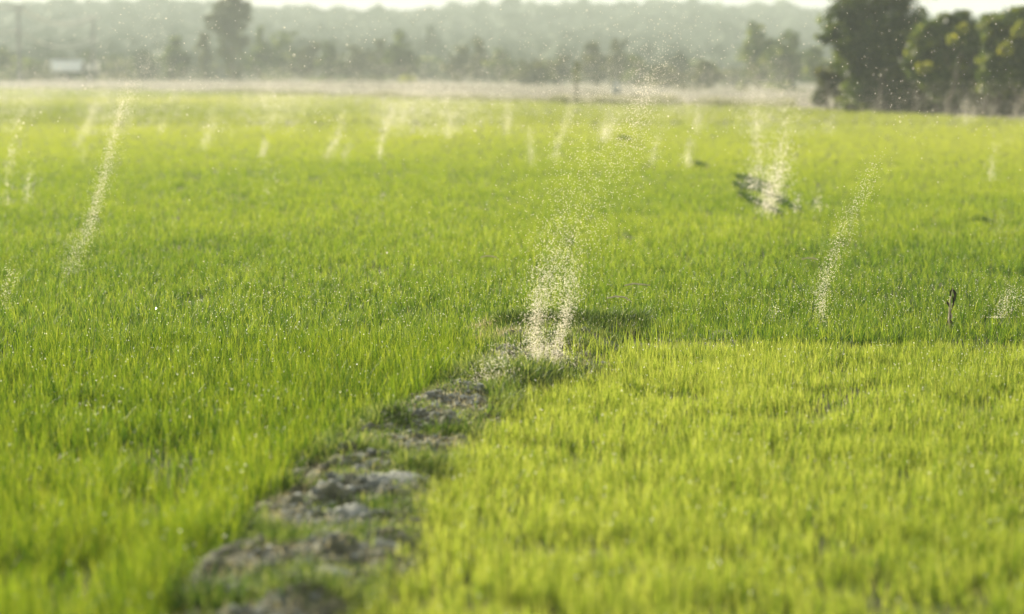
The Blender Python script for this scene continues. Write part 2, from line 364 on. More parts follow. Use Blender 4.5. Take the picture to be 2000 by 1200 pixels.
def sel_far(x, y):
    u = u_of(x, y)
    b = np.zeros(len(x), bool)
    for yb, wb in ((86, 1.6), (112, 2.2)): b |= np.abs(y-yb-.03*x) < wb*.4
    return (y >= 82) & (y < edge_d(u)-.5) & ~b
N = 0
N += plant('rice_seedlings', sel_left, 900, 5.6, 15.6, .135, .16, .0046, 'rice_left', (3, 6), .46, .30, 'lush mid green rice seedlings in the nearest paddy on the left of the earth path', keep_tips=True)
N += plant('rice_seedlings', sel_right, 1150, 5.6, 15.6, .090, .14, .0045, 'rice_bright', (3, 6), .57, .24, 'short yellow green rice seedlings in the sunlit paddy on the right of the earth path', keep_tips=True)
N += plant('rice_seedlings', sel_back, 860, 14.9, 84, .112, .18, .0047, 'rice_back', (3, 5), .55, .48, 'darker green rice in the wide paddy behind the crossing bank', keep_tips=True, dgrad=.5)
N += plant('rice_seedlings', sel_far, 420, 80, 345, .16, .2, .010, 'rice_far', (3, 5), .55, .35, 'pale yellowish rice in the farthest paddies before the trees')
print('rice blades', N)

CLP = [gnd(u, v, .05) for u, v in ((775, 950), (735, 965), (800, 985), (690, 1015), (740, 1072), (640, 1135), (572, 1170), (975, 822), (890, 886), (1110, 735), (1022, 772))]
def off_clods(x, y):
    m = np.ones(len(x), bool)
    for c in CLP: m &= ((x-c[0])/.085)**2+((y-c[1]+.05)/.16)**2 > rng.random(len(x))*1.4
    return m
# weeds over the banks
def weeds(name, mat, n, hmin, hmax, w0, leanm, label, cat, thr, z0=.01, cross=True, seed=0):
    y = 5.6+(15.2-5.6)*rng.random(n)**.8; t_ = rng.random(n)*2-1
    x = (xl(y)-.05)+(xr(y)-xl(y)+.10)*(t_+1)/2
    if cross:
        m2_ = n//5; x2 = -.3+1.15*rng.random(m2_); y2 = Y0+.05+(Y1-Y0-.1)*rng.random(m2_)
        x = np.concatenate([x, x2]); y = np.concatenate([y, y2]); t_ = np.concatenate([t_, np.zeros(m2_)])
    dn = fbm(x*3.1+seed, y*3.1+seed, 4); ed = np.abs(t_)**2*.12
    k = rng.random(len(x)) < np.clip((dn+ed-thr)*9, 0, 1)
    k &= off_clods(x, y); x, y, t_, dn = x[k], y[k], t_[k], dn[k]; n = len(x)
    z = bank_z(x, y, t_)*.8
    H = hmin+(hmax-hmin)*rng.random(n)**1.6*(.5+dn)
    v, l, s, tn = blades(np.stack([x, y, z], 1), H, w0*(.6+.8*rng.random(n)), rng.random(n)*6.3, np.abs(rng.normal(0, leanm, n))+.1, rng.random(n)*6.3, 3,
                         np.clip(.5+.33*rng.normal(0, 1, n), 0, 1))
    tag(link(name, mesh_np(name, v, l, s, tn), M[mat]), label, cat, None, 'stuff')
weeds('bank_weeds', 'weed', 120000, .015, .07, .006, 1.1, 'low dark green weeds creeping over the earth path', 'weeds', .435)
weeds('dry_litter', 'straw', 34000, .02, .07, .004, 1.5, 'short dry straw bits scattered among the path weeds', 'straw', .44, seed=40)
weeds('bank_weeds', 'weed', 90000, .05, .14, .006, .75, 'taller dark weed clumps mounding over the earth path', 'weeds', .61, cross=False, seed=13)
# stray rice standing on the junction of the banks
x = gnd(1130, 720)[0]+rng.normal(0, .3, 420); y = 14.3+rng.normal(0, .45, 420)
v, l, s, tn = blades(np.stack([x, y, np.full(420, .02)], 1), .13+.07*rng.random(420), .007*np.ones(420), rng.random(420)*6.3, np.abs(rng.normal(0, .3, 420)), rng.random(420)*6.3, 4, .4+.4*rng.random(420))
tag(link('stray_rice', mesh_np('stray_rice', v, l, s, tn), M['rice_bright']), 'sparse rice blades standing on the bare junction of the banks', 'rice', None, 'stuff')

# dark weeds in the bare hollows and along the step of the crossing bank
PX = []
for cx, cy, a_, b_ in SPOTS:
    k = int(900*min(1, a_*b_*6)); th = rng.random(k)*6.3; rr = rng.random(k)**.5; PX.append(np.stack([cx+a_*rr*np.cos(th), cy+b_*rr*np.sin(th), np.zeros(k)], 1))
PX = np.concatenate(PX); k = len(PX)
v, l, s, tn = blades(PX, .05+.09*rng.random(k), .016*(.6+.8*rng.random(k)), rng.random(k)*6.3, np.abs(rng.normal(0, .9, k))+.1, rng.random(k)*6.3, 3, .3*rng.random(k))
tag(link('hollow_weeds', mesh_np('hollow_weeds', v, l, s, tn), M['weed']), 'dark sparse weeds in the bare hollows of the far paddy', 'weeds', None, 'stuff')
k = 24000; bx = -.08+.95*rng.random(k); by = (Y0+Y1)/2+.06*np.sin(bx*2)+(rng.random(k)*.85-.1)*.62; kp = rng.random(k) < np.clip((fbm(bx*3, by*3, 3)-.30)*8, .4, 1); bx, by = bx[kp], by[kp]; k = len(bx)
v, l, s, tn = blades(np.stack([bx, by, .02+.07*np.clip((by-15.4)/.3, 0, 1)], 1), .05+.10*rng.random(k), .006*(.6+.8*rng.random(k)), rng.random(k)*6.3, np.abs(rng.normal(0, .9, k))+.1, rng.random(k)*6.3, 3, np.clip(.35+.25*rng.normal(0, 1, k), 0, 1))
tag(link('bank_weeds', mesh_np('bank_weeds', v, l, s, tn), M['weed']), 'dark matted weeds over the shadowed step of the crossing bank', 'weeds', None, 'stuff')
# individual tufts on the path
def tuft(u, v, h, n, r, mat, label, lean=.55):
    c = gnd(u, v, .03); k = rng.normal(0, r*.45, (n, 2))
    P = np.stack([k[:, 0], k[:, 1], np.zeros(n)], 1)
    vv, l, s, tn = blades(P, h*(.55+.6*rng.random(n)), .006*(.7+.7*rng.random(n)), rng.random(n)*6.3, np.abs(rng.normal(0, lean, n))+.1,
                          np.arctan2(k[:, 1], k[:, 0])+rng.normal(0, .8, n), 4, np.clip(.4+.25*rng.normal(0, 1, n), 0, 1))
    o = link('grass_tuft', mesh_np('grass_tuft', vv, l, s, tn), M[mat]); o.location = tuple(c)
    tag(o, label, 'grass tuft', 'wild grass tufts on the earth path')
tuft(1095, 752, .09, 420, .16, 'weed', 'dark wild grass tuft right below the dense base of the central midge swarm')
tuft(575, 1085, .15, 520, .17, 'weed', 'large dark blurred weed tuft low on the path beside the tall left paddy')
tuft(660, 1085, .12, 320, .13, 'weed', 'smaller dark weed tuft just right of the large blurred one')
tuft(445, 1195, .15, 520, .2, 'weed', 'dark weed tuft cut by the bottom edge where the path leaves')
tuft(975, 700, .14, 380, .20, 'weed', 'bushy weed tuft at the upper end of the path')
tuft(975, 742, .10, 300, .16, 'weed', 'green weed tuft between the two thickest midge clouds')
tuft(1150, 672, .12, 420, .22, 'weed', 'dark overhanging tuft on the shadowed step of the crossing bank')
tuft(640, 905, .11, 300, .12, 'rice_left', 'bright green tuft on the edge of the left paddy halfway down the path')
tuft(870, 855, .12, 340, .15, 'weed', 'mid green tuft on the path beside grey pebbly soil')
tuft(760, 1010, .10, 260, .13, 'weed', 'low tuft between two grey clods on the path')
tuft(1030, 770, .07, 260, .12, 'weed', 'thin tuft at the edge of the right paddy under the swarm')

# grey dried mud clods on the path
def clod(u, v, wpx, hpx, label):
    c = gnd(u, v, .05); s = c[1]/F; a, b, h = wpx*s*.72, wpx*s*.62, max(.036, hpx*s*.65)
    V = []; Fs = []; nu, nv = 22, 12; ph = rng.random()*40
    for i in range(nv+1):
        th = math.pi*i/nv
        for j in range(nu):
            f = 2*math.pi*j/nu; d = np.array([math.sin(th)*math.cos(f), math.sin(th)*math.sin(f), math.cos(th)])
            r = .55+.9*float(fbm(np.array([d[0]*2.6+ph+d[2]]), np.array([d[1]*2.6+ph-d[2]]), 5)[0])
            V.append((d[0]*a*r, d[1]*b*r, max(d[2], -.5)*h*r))
    for i in range(nv):
        for j in range(nu): Fs.append((i*nu+j, (i+1)*nu+j, (i+1)*nu+(j+1) % nu, i*nu+(j+1) % nu))
    mb = MB(); mb.add(V, Fs); o = mb.build('mud_clod', M['clod'], smooth=True); tq = 2*(c[0]-xl(c[1]))/max(.2, xr(c[1])-xl(c[1]))-1; zq = float(bank_z(np.array([c[0]]), np.array([c[1]]), np.clip(np.array([tq]), -1, 1))[0]); o.location = (c[0], c[1], zq+h*.1); o.rotation_euler.z = rng.random()*.8-.4
    tag(o, label, 'mud clod', 'grey dried mud clods on the earth path')
clod(775, 950, 85, 28, 'largest grey mud clod, broad and flat, halfway down the path')
clod(735, 965, 40, 18, 'small grey clod touching the left side of the largest one')
clod(800, 985, 50, 18, 'flat grey clod at the shadowed foot of the right paddy')
clod(690, 1015, 60, 22, 'long pale grey clod in the middle of the path below the largest')
clod(740, 1072, 66, 16, 'thin flat pale clod lying against the dark edge of the right paddy')
clod(640, 1135, 62, 30, 'blue grey rounded clod near the bottom of the path')
clod(572, 1170, 44, 18, 'pale cream clod lowest on the path')
clod(975, 822, 34, 16, 'small blue grey clod beside the right paddy upper on the path')
clod(890, 886, 42, 18, 'grey clod at the bend where the path widens')
clod(940, 850, 24, 10, 'tiny grey clod between the bend and the upper blue grey one')
clod(1110, 735, 60, 12, 'flat grey crust under the stray blades at the bank junction')
clod(1022, 772, 42, 14, 'grey crusted clod under the base of the central swarm')
clod(705, 930, 30, 14, 'little brownish clod at the weedy left side of the path')

# crumbs of dried mud all over the path
k = 9000; y = 5.8+9.3*rng.random(k); t_ = rng.random(k)*1.9-.95; x = xl(y)+(xr(y)-xl(y))*(t_+1)/2; kp = rng.random(k) < np.clip((fbm(x*5+3, y*5, 3)-.35)*5, .05, 1); x, y, t_ = x[kp], y[kp], t_[kp]
k = len(x); r = .004+.016*rng.random(k)**3; P = np.stack([x, y, bank_z(x, y, t_)+r*.3], 1)
A = IV[None]*(1+.25*rng.normal(0, 1, (k, len(IV), 1)))*(r[:, None]*np.array([1.2, 1, .7]))[:, None, :]+P[:, None, :]; l, s_ = batch(len(IV), IF, k)
tag(link('mud_crumbs', mesh_np('mud_crumbs', A, l, s_), M['clod']), 'small grey crumbs of dried mud strewn on the earth path', 'mud crumbs', None, 'stuff')
# fallen pale straws on the rice
def straw_stalk(u, v, wpx, label, z=.15, tilt=.05):
    c = gnd(u, v, z); L = wpx*c[1]/F; mb = MB()
    mb.tube([(-L/2, 0, 0), (-L*.15, .02, .012), (L*.2, 0, .008), (L/2, .03, -.01+tilt*L)], [.005, .006, .006, .003], 6)
    o = mb.build('straw_stalk', M['drystem']); o.location = tuple(c); tag(o, label, 'straw stalk', 'pale fallen stalks lying on the rice')
straw_stalk(1583, 507, 34, 'pale fallen stalk lying on the rice to the left of the right-hand midge column')
straw_stalk(955, 503, 32, 'pale fallen stalk lying on the rice left of the central swarm')
straw_stalk(1245, 558, 50, 'longer dry stalk lying on dark rice right of the central swarm')
straw_stalk(1210, 583, 48, 'dry stalk lying a little nearer than the longer one', tilt=-.1)

# ------------------------------------------------------------------ dew on the tips
def octas(P, r, tint, stretch=None):
    n = len(P); base = np.array([[1, 0, 0], [-1, 0, 0], [0, 1, 0], [0, -1, 0], [0, 0, 1], [0, 0, -1]], float)
    if stretch is None: A = np.repeat(base[None], n, 0)*r[:, None, None]
    else:
        d = rng.normal(0, 1, (n, 3)); d /= np.linalg.norm(d, axis=1)[:, None]
        e = np.cross(d, np.array([.3, .2, 1.0])); e /= np.linalg.norm(e, axis=1)[:, None]; f = np.cross(d, e)
        B = np.stack([d*stretch, e, f*.5], 1)
        A = np.einsum('kj,njc->nkc', base, B)*r[:, None, None]
    v = A+P[:, None, :]
    fc = [(4, 0, 2), (4, 2, 1), (4, 1, 3), (4, 3, 0), (5, 2, 0), (5, 1, 2), (5, 3, 1), (5, 0, 3)]
    l, s = batch(6, fc, n); return v.reshape(-1, 3), l, s, np.repeat(tint, 6)
def flakes(P, r):
    n = len(P); d = rng.normal(0, 1, (n, 3)); d /= np.linalg.norm(d, axis=1)[:, None]
    e = np.cross(d, rng.normal(0, 1, (n, 3))); e /= np.linalg.norm(e, axis=1)[:, None]; r = r[:, None]
    v = np.stack([P-d*r, P+e*r*.6, P+d*r, P-e*r*.6], 1); l, s = batch(4, [(0, 1, 2, 3)], n)
    return v.reshape(-1, 3), l, s, np.repeat(rng.random(n), 4)
T = np.concatenate(tips); T = T[rng.random(len(T)) < np.clip(1.1-np.abs(T[:, 1]-15)/16, .12, 1)]
v, l, s, tn = merge([flakes(T, .0022+.0026*rng.random(len(T))**2), flakes(T, .0022+.0026*rng.random(len(T))**2)])
tag(link('dew_drops', mesh_np('dew_drops', v, l, s, tn), M['dew']), 'tiny bright dew drops on the tips of the rice', 'dew', None, 'stuff')
print('dew', len(T))

# ------------------------------------------------------------------ midges
def midge_mesh(P, size, near):
    n = len(P)
    if not near: return flakes(P, size*.62*(.7+.6*rng.random(n)))
    parts = [octas(P, size*.22*(.7+.6*rng.random(n)), rng.random(n)*.5, 2.0)]
    r = size*(.55+.5*rng.random(n))
    for sgn in (1, -1):            # a pair of raised wings
        d = rng.normal(0, 1, (n, 3)); d[:, 2] = np.abs(d[:, 2])+.4; d /= np.linalg.norm(d, axis=1)[:, None]
        e = np.cross(d, rng.normal(0, 1, (n, 3))); e /= np.linalg.norm(e, axis=1)[:, None]
        v = np.stack([P, P+(d*.5+e*.34)*r[:, None], P+d*r[:, None]*.95, P+(d*.5-e*.34)*r[:, None]], 1)
        l, s = batch(4, [(0, 1, 2, 3)], n); parts.append((v.reshape(-1, 3), l, s, np.repeat(.5+.5*rng.random(n), 4)))
    return merge(parts)
def strand(pts, d, n, dscale=1.0):
    """points (u, v, half width px, weight) along a drifting column standing at distance d"""
    pts = np.array(pts, float); seg = np.hypot(np.diff(pts[:, 0]), np.diff(pts[:, 1]))+1
    wt = seg*(pts[:-1, 3]+pts[1:, 3])/2; cdf = np.concatenate([[0], np.cumsum(wt)]); cdf /= cdf[-1]
    r = rng.random(n); tt_ = np.interp(r, cdf, np.arange(len(pts)))
    u = np.interp(tt_, np.arange(len(pts)), pts[:, 0]); v = np.interp(tt_, np.arange(len(pts)), pts[:, 1]); w_ = np.interp(tt_, np.arange(len(pts)), pts[:, 2])
    a = rng.normal(0, 1, n)*(1+1.1*(rng.random(n) < .28)); b = rng.normal(0, 1, n)
    c = np.array([at(1000, vv, d) for vv in v]); k = d/F
    x = (u-1000)*k+a*w_*k*.62; z = c[:, 2]+b*w_*k*.8; y = d+rng.normal(0, 1, n)*w_*k*.9*dscale
    return np.stack([x, y, np.maximum(z, .04)], 1)
def swarm(name, strands, label, size=None, near=None):
    P = np.concatenate([strand(p, d, n) for p, d, n in strands]); d = strands[0][1]
    near = d < 26 if near is None else near
    size = size or ((.0054 if d < 26 else .011 if d < 45 else .015))
    c = np.array([P[:, 0].mean(), P[:, 1].mean(), 0])
    v, l, s, tn = midge_mesh(P-c, size, near)
    o = link(name, mesh_np(name, v, l, s, tn), M['midge']); o.location = tuple(c)
    tag(o, label, 'insect swarm', 'midge swarms hovering over the rice', 'stuff')
def dv(v, z=.1): return (CAMH-z)*F/(v-HOR)
# the big central column: two legs rising into a wide leaning plume
swarm('midge_swarm', [
    ([(1048, 708, 20, 1.0), (1044, 650, 15, 1.0), (1052, 595, 16, .9), (1066, 545, 24, .7), (1085, 500, 40, .45), (1110, 440, 58, .28)], 13.45, 3500),
    ([(1084, 708, 15, .8), (1096, 650, 11, .9), (1110, 590, 14, .8), (1112, 540, 26, .5), (1112, 480, 45, .3)], 13.6, 2400),
    ([(1062, 722, 32, 1.2), (1062, 700, 30, 1.0)], 13.35, 2400),
    ([(1100, 480, 52, .8), (1125, 420, 62, .8), (1140, 360, 66, .8), (1180, 325, 70, .8), (1215, 290, 44, .8), (1245, 250, 26, .7), (1255, 200, 20, .7), (1262, 160, 22, .6), (1280, 110, 45, .3), (1310, 50, 60, .15)], 14.6, 3000),
    ], 'largest dense midge column in the centre, two bright legs joining a plume that leans right')
swarm('midge_swarm', [([(952, 780, 22, 1), (948, 745, 20, .8), (975, 705, 30, .35), (1000, 680, 20, .2)], 12.6, 1100), ([(915, 800, 26, .5), (890, 800, 22, .4)], 12.6, 170)],
      'small blurred midge cluster low over the path left of the central column')
swarm('midge_swarm', [([(800, 862, 16, 1), (803, 822, 14, .7)], 11.6, 260), ([(755, 838, 18, .5), (740, 862, 22, .5)], 11.8, 150), ([(868, 838, 10, .8), (874, 808, 8, .5)], 12.0, 60), ([(765, 900, 22, .5), (700, 880, 22, .3)], 11.2, 120)],
      'faint blurred midge clusters over the middle of the path')
swarm('midge_swarm', [([(128, 545, 12, .5), (145, 495, 18, .8), (172, 450, 12, 1), (186, 400, 9, 1), (203, 345, 10, 1), (215, 300, 11, 1), (228, 250, 9, 1), (242, 205, 8, .8), (262, 170, 22, .3), (290, 110, 36, .22), (320, 30, 50, .14)], 20.0, 4200)],
      'long thin midge column slanting up on the left')
swarm('midge_swarm', [([(1614, 640, 8, .8), (1606, 600, 11, 1), (1610, 555, 12, 1), (1630, 500, 14, .8), (1652, 440, 14, .7), (1680, 390, 14, .6), (1700, 345, 14, .3), (1712, 310, 12, .2)], 16.3, 1900), ([(1580, 600, 60, .3), (1560, 610, 60, .3)], 16.5, 160)],
      'narrow midge column leaning right in the right half of the field')
swarm('midge_swarm', [([(1948, 640, 9, .8), (1965, 600, 12, .6), (1985, 562, 16, .4)], 16.6, 620), ([(1990, 620, 20, .3), (1995, 590, 20, .3)], 16.8, 60)],
      'thin midge wisp by the right border beyond the dried weed')
swarm('midge_swarm', [([(1510, 628, 8, .6), (1516, 605, 12, .4)], 16.6, 170)], 'tiny midge wisp left of the narrow right column')
swarm('midge_swarm', [([(6, 640, 12, .4), (8, 590, 12, .6), (20, 520, 14, .4)], 17.2, 420)], 'thin midge wisp low at the left border')
swarm('midge_swarm', [([(1500, 410, 15, 1.6), (1508, 372, 17, 1.4), (1522, 335, 17, .8), (1528, 280, 16, .22), (1534, 230, 14, .12), (1536, 160, 12, .08)], dv(418), 3000), ([(1466, 362, 12, .9), (1482, 330, 18, .5), (1478, 260, 16, .22), (1474, 200, 16, .12)], dv(400), 1300)],
      'bright cloud of midges over the dark bare hollow in the right middle distance')
FAR = [
 ([(1553, 414, 6, 1), (1560, 382, 6, .5)], 260, 'small pale midge streak just right of the bright cloud'),
 ([(1596, 410, 8, 1), (1600, 388, 10, .5)], 260, 'second small pale streak right of the bright cloud'),
 ([(1180, 270, 9, 1.6), (1186, 250, 11, 1.2), (1200, 235, 16, .4)], 2600, 'bright white midge puff behind the top of the central column'),
 ([(1343, 321, 7, 1.6), (1344, 300, 8, .6), (1348, 270, 8, .3)], 1300, 'short bright midge puff on the far dark furrow'),
 ([(1273, 316, 8, 1), (1280, 285, 10, .7), (1290, 250, 10, .3)], 900, 'pale midge streak between the white puff and the short bright one'),
 ([(1083, 312, 6, 1), (1088, 280, 6, .8), (1102, 250, 8, .8), (1108, 228, 9, 1.4), (1118, 200, 10, .5), (1112, 150, 10, .2)], 2600, 'tall curved midge streak beside the far wooden post'),
 ([(1040, 318, 6, 1), (1037, 290, 7, .7), (1034, 250, 8, .4)], 1000, 'straight pale streak left of the curved one by the post'),
 ([(990, 262, 8, 1), (992, 225, 8, .8), (996, 190, 8, .5)], 1800, 'faint upright streak left of the far pale embankment'),
 ([(874, 268, 7, 1), (880, 240, 8, .7), (884, 215, 8, .3)], 1300, 'short pale streak right of centre-left haze'),
 ([(742, 306, 5, 1), (746, 270, 6, .8), (758, 240, 8, .4), (770, 200, 9, .2)], 1200, 'thin pale midge streak curving up in the far left field'),
 ([(672, 312, 6, 1), (684, 275, 8, .5)], 500, 'short slanting streak behind the wider slanting pair member'),
 ([(640, 306, 8, 1), (656, 275, 8, .9), (668, 245, 9, .6), (672, 215, 9, .2)], 1400, 'wider slanting streak left of the short one'),
 ([(512, 304, 5, 1), (520, 275, 6, .6)], 500, 'small isolated slanting streak in the far left field'),
 ([(398, 288, 7, .8), (412, 255, 9, .8), (422, 220, 9, .3)], 1000, 'slanting pale streak below the tall far tree'),
 ([(168, 262, 9, 1.5), (176, 238, 10, 1), (190, 205, 10, .4), (205, 165, 10, .3), (210, 140, 10, .15)], 3000, 'bright slanting midge streak left of the long thin column'),
 ([(152, 285, 5, .6), (160, 262, 5, .6)], 240, 'faint trailing streak under the bright slanting one'),
 ([(315, 258, 6, .8), (320, 235, 6, .6)], 500, 'little pale streak right of the long thin column'),
 ([(52, 395, 7, 1), (58, 350, 7, .6), (66, 320, 8, .2)], 420, 'soft pale streak in the left field between the border and the long column'),
 ([(14, 400, 8, .5), (16, 340, 8, .8), (28, 285, 8, .8), (44, 225, 8, .5)], 1000, 'slanting streak near the left border'),
 ([(1360, 258, 7, 1), (1361, 225, 8, .8), (1364, 190, 8, .3)], 1300, 'upright pale streak right of the short bright puff'),
 ([(1474, 262, 8, .6), (1478, 225, 9, .5)], 700, 'faint upright streak above the bright cloud'),
 ([(1934, 352, 6, 1), (1938, 315, 7, .6), (1944, 280, 8, .3)], 650, 'thin pale streak under the right trees'),
 ([(1950, 456, 9, .7), (1955, 425, 10, .6), (1962, 395, 10, .3)], 320, 'soft midge puff over the dark patch at the right'),
 ([(1884, 245, 6, .8), (1882, 215, 7, 1), (1888, 190, 8, .6)], 1500, 'pale midge streak in front of the right tree trunks'),
 ([(1898, 240, 5, .8), (1900, 205, 5, .8)], 700, 'slim pale streak twinned to the one before the right trunks'),
 ([(1974, 268, 7, .5), (1966, 298, 8, .6)], 300, 'faint streak near the right border under the trees'),
 ([(1620, 262, 8, .4), (1622, 225, 8, .4)], 500, 'faint upright streak under the left edge of the right trees'),
 ([(742, 398, 8, .5), (746, 375, 8, .4)], 90, 'tiny faint midge puff alone in the middle left field'),
 ([(515, 385, 16, .5), (528, 320, 20, .3)], 220, 'loose sparse midge column left of the middle'),
 ([(812, 460, 20, .4), (815, 420, 20, .3)], 120, 'loose faint midges left of the central column'),
 ([(160, 310, 8, .5), (170, 290, 8, .4)], 150, 'dim streak low between two left columns'),
]
for pts, n, lab in FAR:
    d = dv(pts[0][1], .15); swarm('midge_swarm', [(pts, d, int(n*.44))], lab)
# midges drifting everywhere, near and far
n = 5200; y = 11+rng.random(n)**1.2*32; x = (rng.random(n)*2-1)*(.23*y+.5); z = .12+rng.random(n)**1.5*2.4
cl = fbm(x*.9+5, z*1.3+y*.3, 3); k = rng.random(n) < np.clip((cl-.42)*5, .08, 1); P = np.stack([x, y, z], 1)[k]
v, l, s, tn = midge_mesh(P, .0062, True)
tag(link('drifting_midges', mesh_np('drifting_midges', v, l, s, tn), M['midge']), 'sparse single midges drifting all over the field', 'midges', None, 'stuff')
n = 1500; u = rng.random(n)*2200-100; v_ = -60+rng.random(n)*330; dd_ = 11+rng.random(n)*11; P = np.array([at(a_, b_, c_) for a_, b_, c_ in zip(u, v_, dd_)]); P = P[P[:, 2] > .3]
v, l, s, tn = midge_mesh(P, .0075, True)
tag(link('drifting_midges', mesh_np('drifting_midges', v, l, s, tn), M['midge']), 'scattered single midges high in the air before the trees and hill', 'midges', None, 'stuff')
# extra specks round the plume and low over the crossing bank
n = 2400; x = rng.random(n)*6.2-2.2; y = 14.9+rng.random(n)*2.6; z = .12+np.abs(rng.normal(0, .13, n)); P1 = np.stack([x, y, z], 1)
n = 700; u = 1180+rng.normal(0, 130, n); v_ = 190+rng.normal(0, 110, n); P2 = np.array([at(a_, b_, 15+2*rng.normal()) for a_, b_ in zip(u, v_)])
P = np.concatenate([P1, P2[P2[:, 2] > .15]]); v, l, s, tn = midge_mesh(P, .0055, True)
tag(link('drifting_midges', mesh_np('drifting_midges', v, l, s, tn), M['midge']), 'loose midges hanging low behind the crossing bank and round the plume', 'midges', None, 'stuff')
# very many far swarms that melt into one pale veil
PP = []
for k in range(260):
    u = -100+rng.random()*2250; v0 = 192+rng.random()**1.6*75; d = min(dv(v0, .15), float(edge_d(u))-2)
    n = int(260+rng.random()*600); n = n//8 if u > 1560 else int(n*.6); x = (u-1000)/F*d; hgt = (.8+1.6*rng.random())*(.6 if u > 1580 else 1); t_ = rng.random(n)
    PP.append(np.stack([x+rng.normal(0, .35+.5*t_, n)+t_*.25*hgt, d+rng.normal(0, .3, n), .15+t_*hgt], 1))
P = np.concatenate(PP); v, l, s, tn = flakes(P, .014*(.7+.6*rng.random(len(P))))
tag(link('distant_midges', mesh_np('distant_midges', v, l, s, tn), M['midge']), 'pale veil of countless far midges over the farthest paddies', 'midges', None, 'stuff')

# ------------------------------------------------------------------ dried weed
W0 = gnd(1854, 655, 0.0); root = empty('dried_weed', (W0[0], W0[1], 0)); tag(root, 'dark withered weed with drooping curled leaves standing alone behind the bright paddy', 'weed')
kk = W0[1]/F
def wp(u, v, dy=0.0): p_ = at(u, v, W0[1]); return (p_[0]-W0[0], dy, p_[2])
mb = MB(); mb.tube([(0, 0, 0), wp(1853, 628), wp(1855, 600), wp(1856, 585), wp(1860, 572), wp(1861, 561)], [.007, .007, .006, .005, .004, .002], 7); mb.build('stem', M['drystem'], root)
def curled(pts, wd, mat='driedweed'):
    mb = MB(); V = []; Fs = []; n = len(pts)
    for i, (u, v) in enumerate(pts):
        c = wp(u, v); w_ = wd*math.sin(math.pi*(i+.6)/(n+.2))*(1+.35*math.sin(i*7.3)); ph = i*.7
        V += [(c[0]-w_*math.cos(ph)*.8-.2*w_, c[1]-w_*math.sin(ph), c[2]), (c[0], c[1]+.4*w_, c[2]+.003), (c[0]+w_, c[1]+w_*math.sin(ph), c[2]-.004)]
    for i in range(n-1):
        for k in (0, 1): Fs.append((3*i+k, 3*i+k+1, 3*i+4+k, 3*i+3+k))
    mb.add(V, Fs); mb.build('leaf', M[mat], root)
curled([(1861, 563), (1864, 570), (1864, 578), (1863, 586), (1862, 592)], .012)
curled([(1860, 564), (1856, 570), (1855, 577), (1857, 583)], .006)
curled([(1861, 578), (1862, 586), (1861, 593), (1859, 600), (1858, 607)], .009)
curled([(1850, 588), (1851, 593), (1853, 598), (1855, 602)], .010)
curled([(1856, 604), (1855, 611), (1856, 618), (1854, 626)], .010)
curled([(1858, 612), (1859, 618), (1857, 623)], .006, 'drystem')
curled([(1853, 624), (1850, 631), (1847, 636)], .007)
curled([(1856, 624), (1858, 629), (1857, 634), (1856, 640)], .009)
curled([(1860, 560), (1861, 563), (1862, 566)], .004, 'drystem')
# a thin dark twig by the central swarm
c = gnd(1020, 712, .03); mb = MB(); mb.tube([(0, 0, 0), (-.01, 0, .10), (-.005, 0, .22)], [.004, .003, .0015], 6)
o = mb.build('twig', M['driedweed']); o.location = tuple(c); tag(o, 'thin dark upright twig beside the left leg of the central swarm', 'twig')
# a single white fleck hanging over the middle of the field
c = at(756, 494, 15.6); mb = MB(); mb.add([(-.009, 0, 0), (0, .004, .009), (.008, 0, .002), (.001, -.003, -.009)], [(0, 1, 2), (0, 2, 3), (0, 3, 1), (1, 3, 2)])
o = mb.build('flying_moth', M['dew']); o.location = tuple(c); tag(o, 'single white moth fleck, brighter than the midges, in the open middle of the field', 'moth')

# ------------------------------------------------------------------ trees
def crown_mesh(lobes, n, leaf, base):
    """lobes: (centre, radii, weight). Leaves grow in clumps round the outer part of each lobe."""
    vol = np.array([w_*(r[0]*r[1]*r[2])**(2/3) for c, r, w_ in lobes]); vol /= vol.sum(); parts = []
    for (c, r, w_), f in zip(lobes, vol):
        m_ = max(40, int(n*f)); nc = max(5, m_//28); d = rng.normal(0, 1, (nc, 3)); d /= np.linalg.norm(d, axis=1)[:, None]
        cc = d*(rng.random(nc)[:, None]**.45)*np.array(r)*(.88+.22*rng.random((nc, 1))); ct = rng.random(nc)
        k = rng.integers(0, nc, m_); P = cc[k]+rng.normal(0, 1, (m_, 3))*np.array(r)*.15+np.array(c)-np.array(base)
        tint = np.clip(.05+.7*ct[k]**1.5+.3*rng.random(m_), 0, 1)
        a = rng.normal(0, 1, (m_, 3)); a /= np.linalg.norm(a, axis=1)[:, None]; b = np.cross(a, rng.normal(0, 1, (m_, 3))); b /= np.linalg.norm(b, axis=1)[:, None]
        s = leaf*(.6+.8*rng.random(m_))[:, None]
        v = np.stack([P-a*s*.6, P+b*s*.34-a*s*.05, P+a*s*.6, P-b*s*.34-a*s*.05], 1)
        l, sz = batch(4, [(0, 1, 2, 3)], m_); parts.append((v.reshape(-1, 3), l, sz, np.repeat(tint, 4)))
    return merge(parts)
